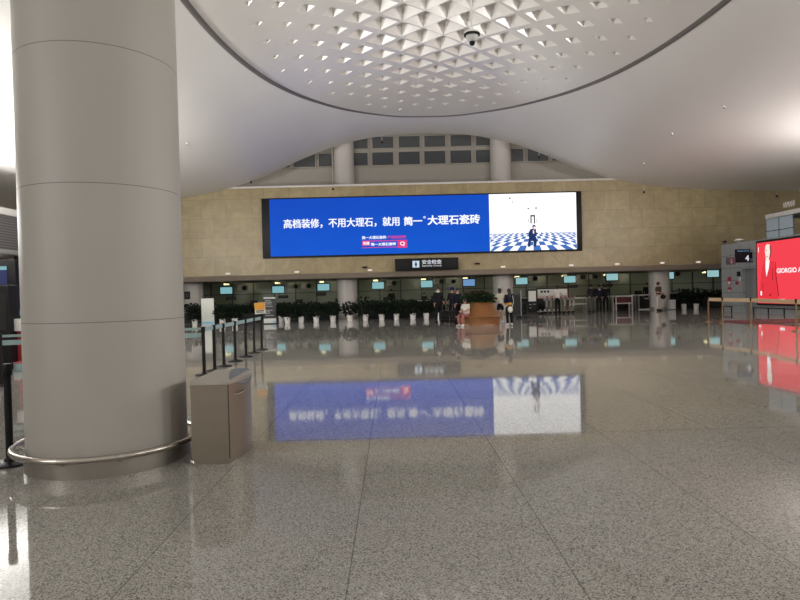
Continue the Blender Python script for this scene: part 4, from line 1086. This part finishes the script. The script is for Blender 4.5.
    if extras: extras(t, P)
    return t
black_c = cmat('cloth_black', (.012, .012, .014)); navy_c = cmat('cloth_navy', (.012, .013, .028)); white_c = cmat('cloth_white', (.62, .60, .54)); cream_c = cmat('cloth_cream', (.58, .55, .44))
grey_c = cmat('cloth_grey', (.10, .10, .105)); orange_c = cmat('cloth_orange', (.50, .24, .04)); pat_c = mat('cloth_pattern', (.075, .05, .04), .8, var=.9, scale=26); floral_c = mat('cloth_floral', (.34, .12, .11), .8, var=.7, scale=22)
dkg_c = cmat('cloth_charcoal', (.02, .02, .022)); shoe_w = cmat('shoe_white', (.6, .6, .6)); shoe_k = cmat('shoe_black', (.01, .01, .01))
# the two women right of the bench
def wx(t, P):
    c = Chain(); a = c.add((0, 0, .88), .185); b = c.add((0, 0, 1.14), .172, a); link('tied_sweater', c.mesh(2), orange_c, t, 60)
    X = MB(); X.sph((.02, .15, .74), .12, 14, (1.0, .5, 1.25)); X.build('white_bag', white_c, t); X = MB(); X.tube([(-.06, .18, .82), (-.15, .16, 1.1), (-.12, .12, 1.38)], .012, 6); X.build('bag_strap', white_c, t)
person(flo(509.6, 325.6), PI+.25, 'person with long dark hair, navy top and orange sweater at the waist', 1.53, dict(wrL=(.10, -.20, 1.02), wrR=(-.12, -.2, 1.0)), navy_c, black_c, shoe_w, 'long', 'long', 'long', wx)
person(flo(500.6, 322.6), PI-.5, 'person in a cream shirt and black shorts standing beside the bench', 1.55, dict(wrL=(.12, -.24, 1.1), elL=(.24, -.04, 1.14), wrR=(-.14, -.22, 1.08)), cream_c, black_c, shoe_w, 'short', 'short', 'bun')
# group left of the bench
def scarf(t, P):
    X = MB(); X.lathe([(.075, 0), (.10, .02), (.105, .06), (.085, .10), (.07, .09)], (0, 0, 1.40), 20); X.build('scarf', white_c, t)
person(flo(438.6, 322.5), .3, 'person in a long black coat with a pale scarf left of the suitcases', 1.72, dict(wrL=(.2, -.16, .98)), black_c, black_c, shoe_k, 'long', 'long', 'short', scarf, .62)
def cap(t, P):
    X = MB(); X.sph(P['head']+Vector((0, .012, .06)), .118, 16, (1, 1.05, .8)); X.box(P['head']+Vector((0, -.13, .06)), (.15, .12, .02), bev=.008); X.build('cap', cmat('cap_blue', (.02, .025, .12)), t)
person(flo(453.6, 322.0)+Vector((0, .35, 0)), -.4, 'person in dark clothes and a blue cap standing behind the suitcases', 1.66, dict(wrR=(-.2, -.22, .98)), dkg_c, black_c, shoe_k, 'long', 'long', 'short', cap, .75)
sit = dict(pelvis=(0, 0, .50), waist=(0, -.01, .63), chest=(0, -.05, .84), neck=(0, -.07, 1.01), head=(0, -.12, 1.13), top=(0, -.12, 1.225), shL=(.16, -.05, .95), shR=(-.16, -.05, .95), elL=(.21, -.12, .72), elR=(-.21, -.12, .72),
           wrL=(.10, -.32, .68), wrR=(-.10, -.32, .68), hipL=(.09, -.03, .48), hipR=(-.09, -.03, .48), knL=(.11, -.44, .48), knR=(-.11, -.44, .48), anL=(.11, -.42, .09), anR=(-.11, -.42, .09))
bx_, by_ = bc[0], bc[1]
an_ = math.radians(226)
person((bx_+.84*math.cos(an_), by_+.84*math.sin(an_), -.01), math.atan2(math.sin(an_), math.cos(an_))+PI/2, 'person seated on the left of the round bench in a white top and reddish trousers', 1.6, sit, white_c, floral_c, shoe_w, 'short', 'long', 'long')
person((bx_-.75, by_+1.35, 0), .5, 'person with short dark hair and dark jacket behind the left of the bench', 1.62, None, navy_c, black_c, shoe_k, hair='short')
# trolleys man
person((at(557.6, 300, 35.1).x, 35.1, 0), PI-.7, 'person in a white shirt and black trousers at the trolleys', 1.66, dict(wrL=(.14, -.36, 1.0), wrR=(-.12, -.36, 1.0), elL=(.23, -.1, 1.14), elR=(-.23, -.1, 1.14)), white_c, black_c, shoe_k, 'long', 'long', 'short')
# three in dark clothes
person((at(591.3, 300, 36.0).x, 36.0, 0), PI+.15, 'person in charcoal jacket and grey trousers, left of the three with backs turned', 1.70, None, dkg_c, grey_c, shoe_k, shirt_len=.85)
def mark(t, P): X = MB(); X.box((0, .14, 1.36), (.12, .02, .07), bev=.005); X.build('back_badge', M['lightgrey'], t)
person((at(599, 300, 35.8).x, 35.8, 0), PI, 'person in a navy uniform with a pale mark on the back, middle of three', 1.68, None, navy_c, black_c, shoe_k, extras=mark, shirt_len=.85)
person((at(605.6, 300, 36.1).x, 36.1, 0), PI-.2, 'person in all dark clothes, right of the three with backs turned', 1.66, None, black_c, black_c, shoe_k, shirt_len=.85)
# behind the white table, and with the pram-like bag
person((at(647.2, 300, 39.4).x, 39.4, 0), -.6, 'person in a black uniform behind the white framed table', 1.70, None, black_c, black_c, shoe_k)
def bag(t, P):
    X = MB(); X.sph((.16, -.2, .84), .17, 14, (1.1, .7, .9)); X.build('shoulder_bag', black_c, t); X = MB(); X.tube([(.16, -.14, .95), (.08, -.1, 1.2), (-.1, -.02, 1.42)], .014, 6); X.build('bag_strap', black_c, t)
person((at(658.6, 300, 35.4).x, 35.4, 0), .5, 'person in a patterned shirt and white trousers holding a black bag', 1.70, dict(wrL=(.12, -.25, 1.0), wrR=(-.1, -.28, 1.08)), pat_c, white_c, shoe_k, 'short', 'long', 'short', bag)
person((at(391.5, 300, 41.9).x, 41.9, 0), .2, 'staff person in dark clothes behind the counters right of the far column', 1.70, None, black_c, black_c, shoe_k)
person((at(424.3, 300, 42.0).x, 42.0, 0), 0, 'staff person of whom only the dark head shows under the fifth monitor', 1.42, None, dkg_c, black_c, shoe_k)
